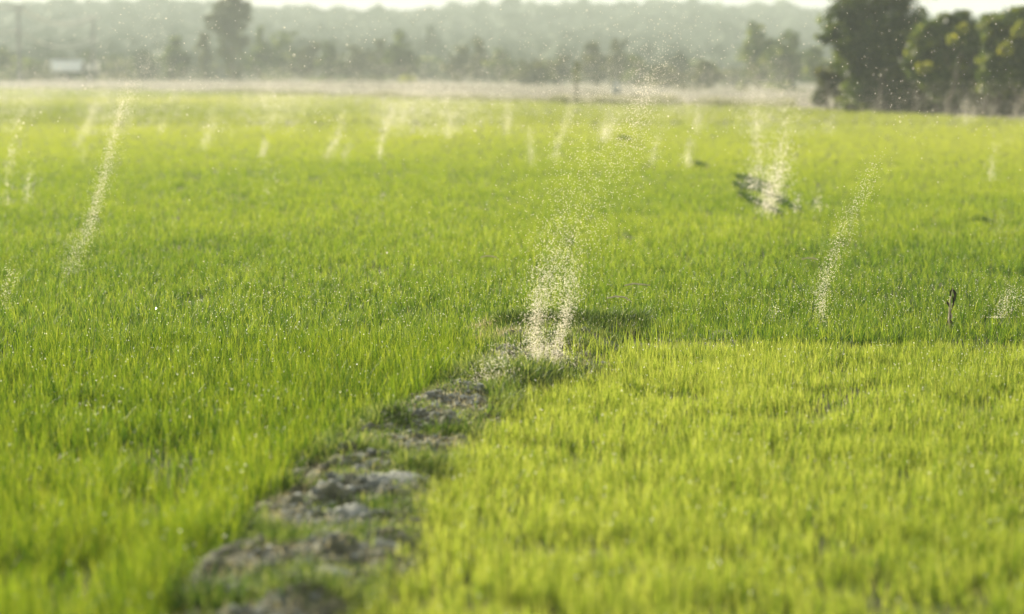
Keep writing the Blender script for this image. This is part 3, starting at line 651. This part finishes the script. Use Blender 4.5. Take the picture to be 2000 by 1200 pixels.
def tree(name, base, lobes, n, leaf, mat, label, cat='tree', group=None, trunk_r=.2, bark='bark', trunks=1, extra=None):
    root = empty(name, base); tag(root, label, cat, group)
    mb = MB(); base = np.array(base); cz = min(c[2] for c, r, w_ in lobes)
    top = max(lobes, key=lambda q: q[0][2]); order = sorted(lobes, key=lambda q: -q[2]*q[1][0])[:7]
    for k in range(trunks):
        o_ = np.array([(k-(trunks-1)/2)*trunk_r*5, rng.normal()*trunk_r, 0]); mid = (np.mean([c for c, r, w_ in lobes], 0)-base)*np.array([.35, .35, 0])
        fork = o_+mid+np.array([0, 0, max((cz-base[2])*.85, (top[0][2]-base[2])*.25)])
        mb.tube([o_-[0, 0, .1], o_*.9+mid*.3+[trunk_r*.4, 0, fork[2]*.5], fork], [trunk_r*1.25, trunk_r, trunk_r*.8], 9)
        for (c, r, w_) in order[k::trunks]:
            e = np.array(c)-base; mb.tube([fork-[0, 0, trunk_r*.3], fork*.5+e*.5+[rng.normal()*trunk_r, 0, -.05*abs(e[2])], e*.97], [trunk_r*.6, trunk_r*.4, trunk_r*.12], 6)
            for _ in range(3):
                q_ = e+rng.normal(0, 1, 3)*np.array(r)*.45; mb.tube([fork*.3+e*.7, (fork*.3+e*.7+q_)*.5+[0, 0, .1*r[2]], q_], [trunk_r*.3, trunk_r*.2, trunk_r*.06], 5)
    mb.build('trunk', M[bark], root, True)
    v, l, s, tn = crown_mesh(lobes, n, leaf, base); link('crown', mesh_np('crown', v, l, s, tn), M[mat], root)
    if extra:
        for lb, mt, nn in extra:
            for one in lb: v, l, s, tn = crown_mesh([one], nn//len(lb), leaf*1.1, base); link('sunlit_tint_spray', mesh_np('sunlit_tint_spray', v, l, s, tn), M[mt], root)  # extra sprays in a yellower leaf colour paint the sunlit patches of the crowns
    return root
def L(u, v, ru, rv, d, w_=1.0, dy=0.0): c = at(u, v, d+dy); k = d/F; return (c, (ru*k, ru*k*.9, rv*k), w_)
# the big group on the right, about a hundred metres away
dA, dB, dC = 112.0, 106.0, 101.0
bA = gnd(1722, 219); bA = np.array([at(1722, 300, dA)[0], dA, .1])
tree('broadleaf_tree', bA, [L(1645, 30, 46, 34, dA), L(1700, 18, 62, 56, dA), L(1765, 20, 46, 66, dA), L(1720, 80, 86, 56, dA, 1.5), L(1670, 122, 48, 36, dA), L(1745, 135, 66, 48, dA, 1.3), L(1790, 95, 30, 56, dA), L(1812, 120, 30, 50, dA), L(1815, 165, 40, 34, dA),
     L(1625, 78, 30, 14, dA), L(1700, -70, 90, 60, dA), L(1770, -60, 70, 60, dA), L(1603, 72, 16, 9, dA), L(1720, 165, 70, 30, dA), L(1690, 185, 50, 22, dA), L(1755, 190, 60, 20, dA), L(1650, 70, 34, 30, dA)], 26000, .20, 'leaf_dark',
     'tallest dark dense tree at the right, its crown cut by the top edge', group='trees of the near grove on the right', trunk_r=.24)
b = np.array([at(1640, 300, 118)[0], 118, .1])
tree('small_tree', b, [L(1622, 142, 34, 12, 118), L(1650, 128, 26, 16, 118), L(1640, 165, 34, 22, 118), L(1612, 148, 22, 10, 118), L(1660, 160, 30, 30, 118), L(1605, 185, 12, 12, 118, .5)], 5200, .20, 'leaf_olive',
     'low brownish tree leaning out left under the tallest dark tree', group='trees of the near grove on the right', trunk_r=.10, trunks=2)
b = np.array([at(1855, 300, dB)[0], dB, .1])
tree('broadleaf_tree', b, [L(1868, 44, 32, 24, dB), L(1836, 62, 36, 24, dB), L(1892, 82, 24, 38, dB), L(1815, 100, 40, 34, dB), L(1860, 92, 44, 34, dB), L(1830, 140, 50, 34, dB, 1.2), L(1880, 140, 36, 34, dB), L(1790, 128, 26, 20, dB), L(1915, 120, 26, 40, dB), L(1855, 170, 50, 26, dB), L(1808, 78, 26, 36, dB), L(1920, 92, 20, 34, dB), L(1930, 150, 28, 40, dB), L(1905, 165, 40, 34, dB)], 20000, .20, 'leaf_mid',
     'fresher green tree with a small knobbly top right of the tallest dark tree', group='trees of the near grove on the right', trunk_r=.09, bark='bark', trunks=2,
     extra=[([L(1856, 76, 9, 8, dB, 1, -2.4), L(1812, 130, 10, 9, dB, 1, -2), L(1798, 132, 8, 7, dB, 1, -2), L(1882, 55, 10, 7, dB, 1, -2)], 'leaf_yellow', 700)])
b = np.array([at(1962, 300, dC)[0], dC, .1])
tree('broadleaf_tree', b, [L(1955, 46, 42, 20, dC), L(1998, 40, 34, 24, dC), L(1940, 72, 26, 26, dC), L(1985, 92, 44, 36, dC, 1.2), L(1948, 118, 34, 26, dC), L(1960, 155, 52, 30, dC, 1.2), L(2010, 140, 40, 40, dC), L(2040, 60, 50, 44, dC)], 15000, .20, 'leaf_mid',
     'olive tree at the right border with yellow green sprays coloured as sunlit', group='trees of the near grove on the right', trunk_r=.16, trunks=2,
     extra=[([L(1988, 66, 13, 9, dC, 1, -2.2), L(1962, 96, 13, 9, dC, 1, -2.4), L(1998, 52, 9, 8, dC, 1, -2)], 'leaf_yellow', 900)])
b = np.array([at(2090, 300, 99)[0], 99, .1])
tree('broadleaf_tree', b, [L(2090, 40, 60, 60, 99), L(2070, 110, 50, 50, 99), L(2120, 110, 60, 50, 99), L(2090, 165, 60, 30, 99)], 8000, .22, 'leaf_dark', 'dark tree just outside the right border', group='trees of the near grove on the right', trunk_r=.2)
GS = 'shrubs under the near grove on the right'
for (u, v, ru, rv, d, mt, lab) in ((1672, 200, 32, 20, 114, 'leaf_mid', 'low green shrub under the left edge of the grove'), (1690, 182, 42, 26, 117, 'leaf_olive', 'brownish shrub behind the pale trunk of the grove'),
        (1752, 192, 46, 28, 113, 'leaf_dark', 'dark shrub in the middle of the grove foot'), (1810, 190, 44, 34, 110, 'leaf_olive', 'brown green shrub between the two taller grove trees'),
        (1862, 185, 40, 36, 109, 'leaf_dark', 'dark shrub right behind the fresher green tree'), (1905, 170, 42, 44, 107, 'leaf_dark', 'tall dark shrub filling the gap before the border tree'),
        (1945, 200, 44, 28, 103, 'leaf_olive', 'low olive shrub before the border tree'), (1992, 195, 40, 32, 104, 'leaf_dark', 'dark shrub at the right border foot'), (2060, 195, 50, 36, 102, 'leaf_dark', 'dark shrub beyond the right border')):
    b = np.array([at(u, 300, d)[0], d, .1])
    tree('shrub', b, [L(u, v, ru, rv, d), L(u-ru*.45, v+rv*.3, ru*.6, rv*.6, d), L(u+ru*.45, v-rv*.1, ru*.6, rv*.7, d), L(u, v-rv*.7, ru*.5, rv*.5, d)], 3600, .17, mt, lab, 'shrub', GS, trunk_r=.06, trunks=2)
GT = 'bare trunks under the near grove'
for (u0, v0, u1, v1, r, d, lab) in ((1713, 214, 1724, 150, .085, 110.5, 'pale leaning trunk standing under the tallest dark tree'), (1788, 218, 1790, 182, .10, 108, 'short pale trunk between grove shrubs'), (1850, 222, 1870, 130, .07, 103, 'long pale trunk curving right before the fresher green tree'),
        (1922, 226, 1925, 196, .08, 100, 'short trunk low before the border tree'), (1985, 236, 2002, 185, .10, 97, 'slanting trunk at the right border'), (1618, 222, 1616, 170, .07, 116, 'thin trunk under the low brownish tree'), (1828, 222, 1832, 170, .09, 107, 'straight trunk beside the long curving one')):
    a0 = at(u0, v0, d); a0[2] = 0; a1 = at(u1, v1, d); mb = MB(); e = a1-a0
    mb.tube([(0, 0, -.1), e*.35+[-.06, 0, 0], e*.7+[.05, 0, 0], e, e*1.25+[.1, 0, .1]], [r*1.3, r*1.05, r*.9, r*.7, r*.3], 8)
    root = empty('dead_tree', a0); tag(root, lab, 'tree trunk', GT); mb.build('trunk', M['bark'], root, True)
    mb = MB(); mb.tube([e*.7, e*.9+[.5, .1, .1], e*1.05+[.8, .1, .5]], [r*.5, r*.3, r*.1], 6); mb.tube([e*.8, e*1.0+[-.4, .1, .1], e*1.15+[-.6, .1, .4]], [r*.5, r*.3, r*.1], 6); mb.build('branch', M['bark'], root, True)

# hazy trees beyond the field: (u, top v, half width px, distance, material, label)
GF = 'hazy trees in the line beyond the field'
MT = [
 (342, 66, 28, 338, 'leaf_dark', 'hazy squat dark tree left of the tall narrow one', 1.6),
 (455, -16, 56, 335, 'leaf_olive', 'tall narrow hazy tree rising above the ridge on the left', 2.4),
 (400, 62, 13, 345, 'leaf_olive', 'thin hazy tree leaning against the tall narrow one', .5),
 (545, 60, 46, 352, 'leaf_mid', 'rounded hazy tree right of the tall narrow one', .8),
 (505, 50, 20, 350, 'leaf_mid', 'slim hazy tree close behind the tall narrow one', .6),
 (608, 84, 34, 350, 'leaf_olive', 'low hazy olive tree in the left line', .8),
 (645, 82, 24, 330, 'leaf_dark', 'small hazy tree with a dark flat top', .8),
 (700, 88, 34, 340, 'leaf_olive', 'low hazy tree between the flat topped one and the dark one', .8),
 (740, 78, 28, 345, 'leaf_olive', 'pale hazy tree left of the dark oval one', .7),
 (785, 60, 34, 322, 'leaf_dark', 'oval dark hazy tree right of the middle left', 1.0),
 (840, 46, 34, 470, 'leaf_far', 'faint bluish tree far behind the oval dark one', 1.0),
 (900, 88, 30, 330, 'leaf_olive', 'low hazy bush tree left of the centre', .7),
 (935, 75, 26, 335, 'leaf_olive', 'hazy tree with thin top left of the centre', .6),
 (975, 92, 30, 325, 'leaf_mid', 'rounded hazy tree next to the centre', .8),
 (1040, 118, 42, 300, 'leaf_olive', 'low hazy thicket behind the pale embankment', .9),
 (1095, 108, 30, 310, 'leaf_olive', 'hazy thicket left of the wooden post', .8),
 (1160, 80, 34, 300, 'leaf_olive', 'hazy tree right of the wooden post', .7),
 (1205, 74, 26, 305, 'leaf_olive', 'hazy tree with a thin right branch beyond the post', .7),
 (1245, 110, 34, 290, 'leaf_mid', 'low hazy tree behind the upper central plume', .9),
 (1320, 104, 34, 330, 'leaf_far', 'bluish hazy tree behind the low thicket', .9),
 (1300, 130, 40, 270, 'leaf_olive', 'low hazy thicket right of the central plume', .9),
 (1380, 118, 34, 268, 'leaf_olive', 'rounded brown hazy thicket before the big grey tree', 1.0),
 (1480, 42, 40, 262, 'leaf_mid', 'big grey green hazy tree left part with a spiky top', 1.0),
 (1545, 62, 46, 255, 'leaf_mid', 'broad grey green hazy tree between the spiky one and the near grove', 1.0),
 (1600, 90, 40, 250, 'leaf_mid', 'hazy tree half hidden by the near grove', .9),
 (60, 118, 34, 352, 'leaf_mid', 'low hazy tree left of the truck', .9),
 (5, 92, 34, 360, 'leaf_mid', 'hazy tree at the left border', .9),
 (168, 100, 30, 372, 'leaf_dark', 'dark hazy tree just above the truck cab', .9),
 (225, 108, 34, 368, 'leaf_mid', 'low hazy tree right of the truck', .8),
 (280, 98, 34, 372, 'leaf_far', 'bluish hazy tree between the truck and the squat dark tree', .8),
 (110, 100, 40, 400, 'leaf_far', 'faint hazy tree behind the white truck box', .8),
]
for (u, tv, hw, d, mt, lab, dens) in MT:
    x = at(u, 150, d)[0]; zb = on_terrain(x, d); bv = HOR+(CAMH-zb)/d*F; hp = bv-tv; lb = []
    if u == 455:
        lb = [L(a_, b_, c_, e_, d) for a_, b_, c_, e_ in ((462, 0, 26, 16), (438, 4, 20, 14), (450, 18, 30, 18), (478, 24, 16, 18), (442, 52, 24, 18), (415, 40, 18, 12), (468, 40, 20, 20), (440, 34, 24, 16), (455, 70, 26, 26), (425, 58, 20, 12), (398, 70, 16, 10), (384, 88, 12, 10), (470, 90, 16, 24), (452, 112, 18, 24), (458, 140, 16, 20), (430, 96, 14, 14))]
        tree('hazy_tree', (x, d, zb), lb, 6500, .42, mt, lab, 'tree', GF, trunk_r=.30); continue
    nl = 13; hw *= 1.3
    for k in range(nl):
        f = (k+.5)/nl; vy = bv-hp*(.06+.84*f); sp = hw*(1-.55*abs(f-.4)/.6)
        lb.append(L(u+rng.normal(0, .33)*sp, vy, sp*(.38+.3*rng.random()), hp*(.08+.07*rng.random()), d, 1, rng.normal(0, 1)*hw*d/F*.4))
    lb.append(L(u+rng.normal(0, .1)*hw, tv+hp*.08, hw*.3, hp*.08, d)); lb.append(L(u, bv-hp*.45, hw*.7, hp*.2, d))
    tree('hazy_tree', (x, d, zb), lb, int(3600*dens), .42, mt, lab, 'tree', GF, trunk_r=.14 if tv > 60 else .28)
TH = (('left border', 30), ('truck', 120), ('first pole', 210), ('squat dark tree', 300), ('tall narrow tree', 410), ('rounded tree', 520), ('flat topped tree', 610), ('pale left tree', 690), ('oval dark tree', 770),
      ('faint bluish tree', 850), ('low bush tree', 920), ('centre', 1000), ('wooden post', 1085), ('upper plume', 1180), ('low centre-right thicket', 1270), ('brown thicket', 1350), ('spiky grey tree', 1430), ('broad grey tree', 1520))
for k, (nm, u) in enumerate(TH):
    d = 400 if u < 1000 else 400-(u-1000)*.2; x = at(u, 150, d)[0]; zb = on_terrain(x, d); bv = HOR+(CAMH-zb)/d*F; tv = 108+12*math.sin(k*2.1)+(6 if u > 1000 else 0); hp = bv-tv; lb = []
    for q in range(10): lb.append(L(u+rng.normal()*34, bv-hp*(.1+.75*rng.random()), 20+14*rng.random(), hp*.16, d, 1, rng.normal()*1.5))
    tree('thicket', (x, d, zb), lb, 3000, .45, ('leaf_mid', 'leaf_olive', 'leaf_far')[k % 3], 'hazy low thicket right behind the '+nm, 'thicket', 'hazy thickets behind the tree line', trunk_r=.09, trunks=3)
# low scrub in front of that line
GB = 'low scrub along the far field edge'
for (u, v, ru, rv, d, mt, lab) in ((795, 163, 24, 14, 300, 'leaf_yellow', 'rounded yellow green bush under the oval dark tree'), (872, 178, 18, 10, 250, 'leaf_olive', 'small brown bush on the pale edge'), (955, 198, 26, 6, 165, 'leaf_olive', 'flat dark scrub on the pale edge left of the post'),
        (1168, 190, 22, 8, 165, 'leaf_olive', 'dark scrub right of the wooden post'), (1245, 196, 12, 7, 150, 'leaf_mid', 'tiny dark bush right of the pale blue sack'), (1600, 192, 12, 12, 125, 'leaf_dark', 'small dark bush left of the near grove'),
        (20, 150, 40, 16, 350, 'leaf_dark', 'dark scrub at the left border'), (80, 150, 34, 14, 351, 'leaf_mid', 'dark scrub left of the truck wheels'), (180, 158, 26, 14, 345, 'leaf_mid', 'green scrub below the truck cab'), (240, 158, 34, 12, 352, 'leaf_olive', 'brown scrub right of the truck'),
        (1440, 185, 34, 14, 240, 'leaf_olive', 'brown scrub at the foot of the spiky grey tree'), (1340, 178, 34, 14, 250, 'leaf_olive', 'brown scrub right of the central plume'), (1530, 178, 40, 16, 240, 'leaf_dark', 'dark scrub under the broad grey tree'),
        (640, 162, 40, 14, 330, 'leaf_mid', 'green scrub under the flat topped tree'), (540, 158, 44, 16, 335, 'leaf_dark', 'dark scrub under the rounded left tree'), (720, 160, 36, 14, 325, 'leaf_olive', 'brown scrub under the pale left tree')):
    x = at(u, 150, d)[0]; zb = on_terrain(x, d)
    tree('scrub_bush', (x, d, zb), [L(u, v, ru, rv, d), L(u-ru*.5, v+rv*.2, ru*.5, rv*.7, d), L(u+ru*.5, v+rv*.2, ru*.5, rv*.7, d), L(u+ru*.1, v-rv*.6, ru*.4, rv*.5, d)], 900, .3, mt, lab, 'bush', GB, trunk_r=.06)

# dry grass along the far field edge
n = 42000; u = -150+rng.random(n)**1.25*1700; d = edge_d(u)-1+np.abs(rng.normal(0, 1, n))*2.5; x = (u-1000)/F*d; z = terrain_z(x, d)
dn = fbm(u*.02, d*.05, 3); k = rng.random(n) < np.clip((dn-.25)*3, .1, 1)*np.clip((u-120)/200, .15, 1); x, d, z, dn = x[k], d[k], z[k], dn[k]; n = len(x)
v, l, s, tn = blades(np.stack([x, d, z], 1), (.15+.4*rng.random(n))*(.5+dn), .05*(.6+rng.random(n)), rng.random(n)*6.3, np.abs(rng.normal(0, .4, n)), rng.random(n)*6.3, 2, np.clip(.55+.3*rng.normal(0, 1, n), 0, 1))
tag(link('dry_grass', mesh_np('dry_grass', v, l, s, tn), M['straw_far']), 'cream coloured dry grass strip along the far edge of the rice', 'dry grass', None, 'stuff')

# forest on the hill
n = 11000
y = 440+rng.random(n)*620; x = (rng.random(n)*2-1)*(.34*y); z = terrain_z(x, y)
r = (1.6+2.4*rng.random(n))*(.8+.4*fbm(x*.05, y*.05, 2)); tall = rng.random(n) < .04; r[tall] *= 1.3
A = IV[None]*(1+.16*rng.normal(0, 1, (n, len(IV), 1)))*np.stack([r, r, r*1.15], 1)[:, None, :]; A = A+np.stack([x, y, z+r*.5], 1)[:, None, :]
l, s = batch(len(IV), IF, n)
tag(link('forest', mesh_np('forest', A, l, s, None), M['forest']), 'one mass of hazy woodland covering the low hill behind everything', 'forest', None, 'stuff')

# ------------------------------------------------------------------ truck, poles, wires, post, sack
dT = 344.0; kT = dT/F; c0 = at(132, 150, dT); zT = on_terrain(c0[0], dT); 
mb = MB(); tx = c0[0]
bz = HOR
def zpx(v): return CAMH+(HOR-v)*kT
ztop, zbot = zpx(118.5), zpx(139.5); zg = zT+.03
root = empty('parked_truck', (tx, dT, zg)); tag(root, 'small white box truck with a dark cab parked beyond the far left of the field', 'truck')
hx = 29*kT; mb.box((0, 0, (ztop+zbot)/2-zg), (hx, 1.05, (ztop-zbot)/2), .05); box = mb.build('cargo_box', M['white_panel'], root)
mb = MB()
for k in range(7): mb.box((-hx+hx*2*(k+.5)/7, -1.065, (ztop+zbot)/2-zg), (.02, .012, (ztop-zbot)/2-.08))
mb.build('rib', M['white_panel'], box)
mb = MB(); mb.box((.9, 0, zbot-zg-.14), (hx+1.2, .45, .12)); mb.build('chassis', M['cab'], root)
cx = hx+1.15; mb = MB(); cab_h = (ztop-zg)-.35
mb.add([(cx-1.0, y_, .45) for y_ in (-1, 1)]+[(cx+1.05, y_, .45) for y_ in (-1, 1)]+[(cx+1.05, y_, cab_h*.55) for y_ in (-1, 1)]+[(cx+.65, y_, cab_h) for y_ in (-.92, .92)]+[(cx-1.0, y_, cab_h) for y_ in (-.92, .92)],
       [(0, 1, 3, 2), (2, 3, 5, 4), (4, 5, 7, 6), (6, 7, 9, 8), (8, 9, 1, 0), (0, 2, 4, 6, 8), (9, 7, 5, 3, 1)])
cab = mb.build('cab', M['cab'], root)
mb = MB(); z1, z2 = cab_h*.6, cab_h*.93; mb.add([(cx-.55, -1.02, z1), (cx+.55, -1.02, z1), (cx+.4, -.97, z2), (cx-.55, -.97, z2), (cx-.55, -.99, z1), (cx+.55, -.99, z1), (cx+.4, -.94, z2), (cx-.55, -.94, z2)], [(0, 1, 2, 3), (7, 6, 5, 4), (0, 4, 5, 1), (1, 5, 6, 2), (2, 6, 7, 3), (3, 7, 4, 0)]); mb.build('side_window', M['glass'], cab)
mb = MB(); mb.add([(cx+1.075, -.85, cab_h*.58), (cx+1.075, .85, cab_h*.58), (cx+.71, .8, cab_h*.95), (cx+.71, -.8, cab_h*.95), (cx+1.045, -.85, cab_h*.56), (cx+1.045, .85, cab_h*.56), (cx+.68, .8, cab_h*.93), (cx+.68, -.8, cab_h*.93)], [(0, 1, 2, 3), (7, 6, 5, 4), (0, 4, 5, 1), (1, 5, 6, 2), (2, 6, 7, 3), (3, 7, 4, 0)]); mb.build('windscreen', M['glass'], cab)
for dz in (zpx(125)-zg, zpx(134)-zg):
    mb = MB(); mb.box((cx+1.22, -1.2, dz), (.22, .08, .28), .05); mb.build('glint_panel', M['chrome'], cab)  # pale panels added in place of the bright glints off the cab
for wx in (-hx+.9, -hx+2.0, cx+.1):
    for sy in (-.92, .92):
        mb = MB(); R = .46; mb.tube([(wx, sy-.14, R), (wx, sy-.12, R), (wx, sy+.12, R), (wx, sy+.14, R)], [R*.86, R, R, R*.86], 20); wh = mb.build('wheel', M['rubber'], root)
        mb = MB(); mb.tube([(wx, sy-.155, R), (wx, sy+.155, R)], [R*.45, R*.45], 14); mb.build('rim', M['chrome'], wh)

def pole(u, tv, d, label):
    x = at(u, 150, d)[0]; zb = on_terrain(x, d); zt = CAMH+(HOR-tv)/F*d; root = empty('utility_pole', (x, d, zb)); tag(root, label, 'utility pole', 'utility poles on the far left')
    h = zt-zb; mb = MB(); mb.tube([(0, 0, -.3), (0, 0, h*.5), (0, 0, h)], [.26, .22, .17], 12); mb.build('shaft', M['pole'], root, True)
    arms = []
    for k, zz in enumerate((h-.35, h-3.6)):
        mb = MB(); mb.box((0, -.22, zz), (1.0 if k == 0 else .7, .06, .07), .01); arm = mb.build('crossarm', M['pole'], root)
        for px in ((-.85, 0, .85) if k == 0 else (-.55, .55)):
            mb = MB(); mb.tube([(px, -.22, zz+.07), (px, -.22, zz+.14), (px, -.22, zz+.2), (px, -.22, zz+.28)], [.03, .07, .04, .06], 8); mb.build('insulator', M['white_panel'], arm)
            arms.append((x+px, d-.22, zb+zz+.28))
    return arms
A1 = pole(38, 14, 330, 'taller hazy utility pole nearest the left border')
A2 = pole(183, 32, 362, 'shorter hazy utility pole above the truck cab')
A0 = [(a_[0]-13, a_[1]-22, a_[2]+.8) for a_ in A1]
def wire(p0, p1, sag, label, r=.05):
    mb = MB(); pts = []
    for k in range(21):
        t_ = k/20; pts.append((p0[0]*(1-t_)+p1[0]*t_, p0[1]*(1-t_)+p1[1]*t_, p0[2]*(1-t_)+p1[2]*t_-sag*4*t_*(1-t_)))
    mb.tube(pts, [r]*21, 6); tag(mb.build('power_wire', M['wire'], None, True), label, 'wire', 'sagging wires between the utility poles')
names = ['upper wire at the back', 'middle upper wire', 'upper wire at the front', 'lower wire at the back', 'lower wire at the front']
for k in range(5):
    wire(A1[k], A2[k], (1.5, 1.75, 2.0, 1.6, 1.9)[k], 'pale sunlit '+names[k]+' sagging between the two poles', (.06, .08, .07, .05, .05)[k])
    wire(A0[k], A1[k], .8, 'pale '+names[k]+' running from the taller pole out of the left border', .035)

c = gnd(1125, 205); dP = c[1]; zt = at(1125, 116, dP)[2]; root = empty('wooden_post', (c[0], dP, 0)); tag(root, 'dark crooked wooden post standing alone on the far field edge', 'post')
mb = MB(); mb.tube([(0, 0, -.2), (.03, 0, zt*.3), (-.03, 0, zt*.6), (.02, 0, zt*.85), (.01, 0, zt)], [.075, .07, .075, .07, .05], 9); mb.build('shaft', M['post'], root, True)
v, l, s, tn = crown_mesh([((0, 0, zt*.82), (.17, .17, .45), 1), ((.05, 0, zt*.6), (.14, .14, .35), .6)], 500, .09, (0, 0, 0)); link('creeper', mesh_np('creeper', v, l, s, tn), M['leaf_mid'], root)
d = 165.0; c = at(1204, 150, d); V = []; Fs = []; mb = MB()
prof = [(0, .26), (.10, .31), (.32, .33), (.58, .28), (.78, .17), (.86, .08), (.92, .11), (1.0, .02)]
zs_ = on_terrain(c[0], d)
for i_, (z_, r_) in enumerate(prof):
    for k in range(14):
        f = 2*math.pi*k/14; rr = r_*(1+.10*math.sin(3*f+i_)+.06*math.sin(5*f+2*i_)); V.append((rr*math.cos(f), rr*math.sin(f)*.8, z_))
for i_ in range(len(prof)-1):
    for k in range(14): Fs.append((i_*14+k, i_*14+(k+1) % 14, (i_+1)*14+(k+1) % 14, (i_+1)*14+k))
Fs.append(tuple(range(13, -1, -1))); mb.add(V, Fs); o = mb.build('tied_sack', M['sack'], smooth=True); o.location = (c[0], d, zs_); tag(o, 'pale blue upright tied sack standing on the far field edge right of the post', 'sack')

# ------------------------------------------------------------------ haze
mb = MB(); mb.box((0, 560, 27), (620, 660, 28.5)); 
m, t, out = newmat('haze'); pv = t.nodes.new('ShaderNodeVolumePrincipled')
pv.inputs['Color'].default_value = (.87, .975, .89, 1); pv.inputs['Density'].default_value = .00072; pv.inputs['Anisotropy'].default_value = .1
t.links.new(pv.outputs[0], out.inputs['Volume'])
hz = mb.build('haze', m); tag(hz, 'thin warm haze hanging over the whole valley', 'haze', None, 'stuff')
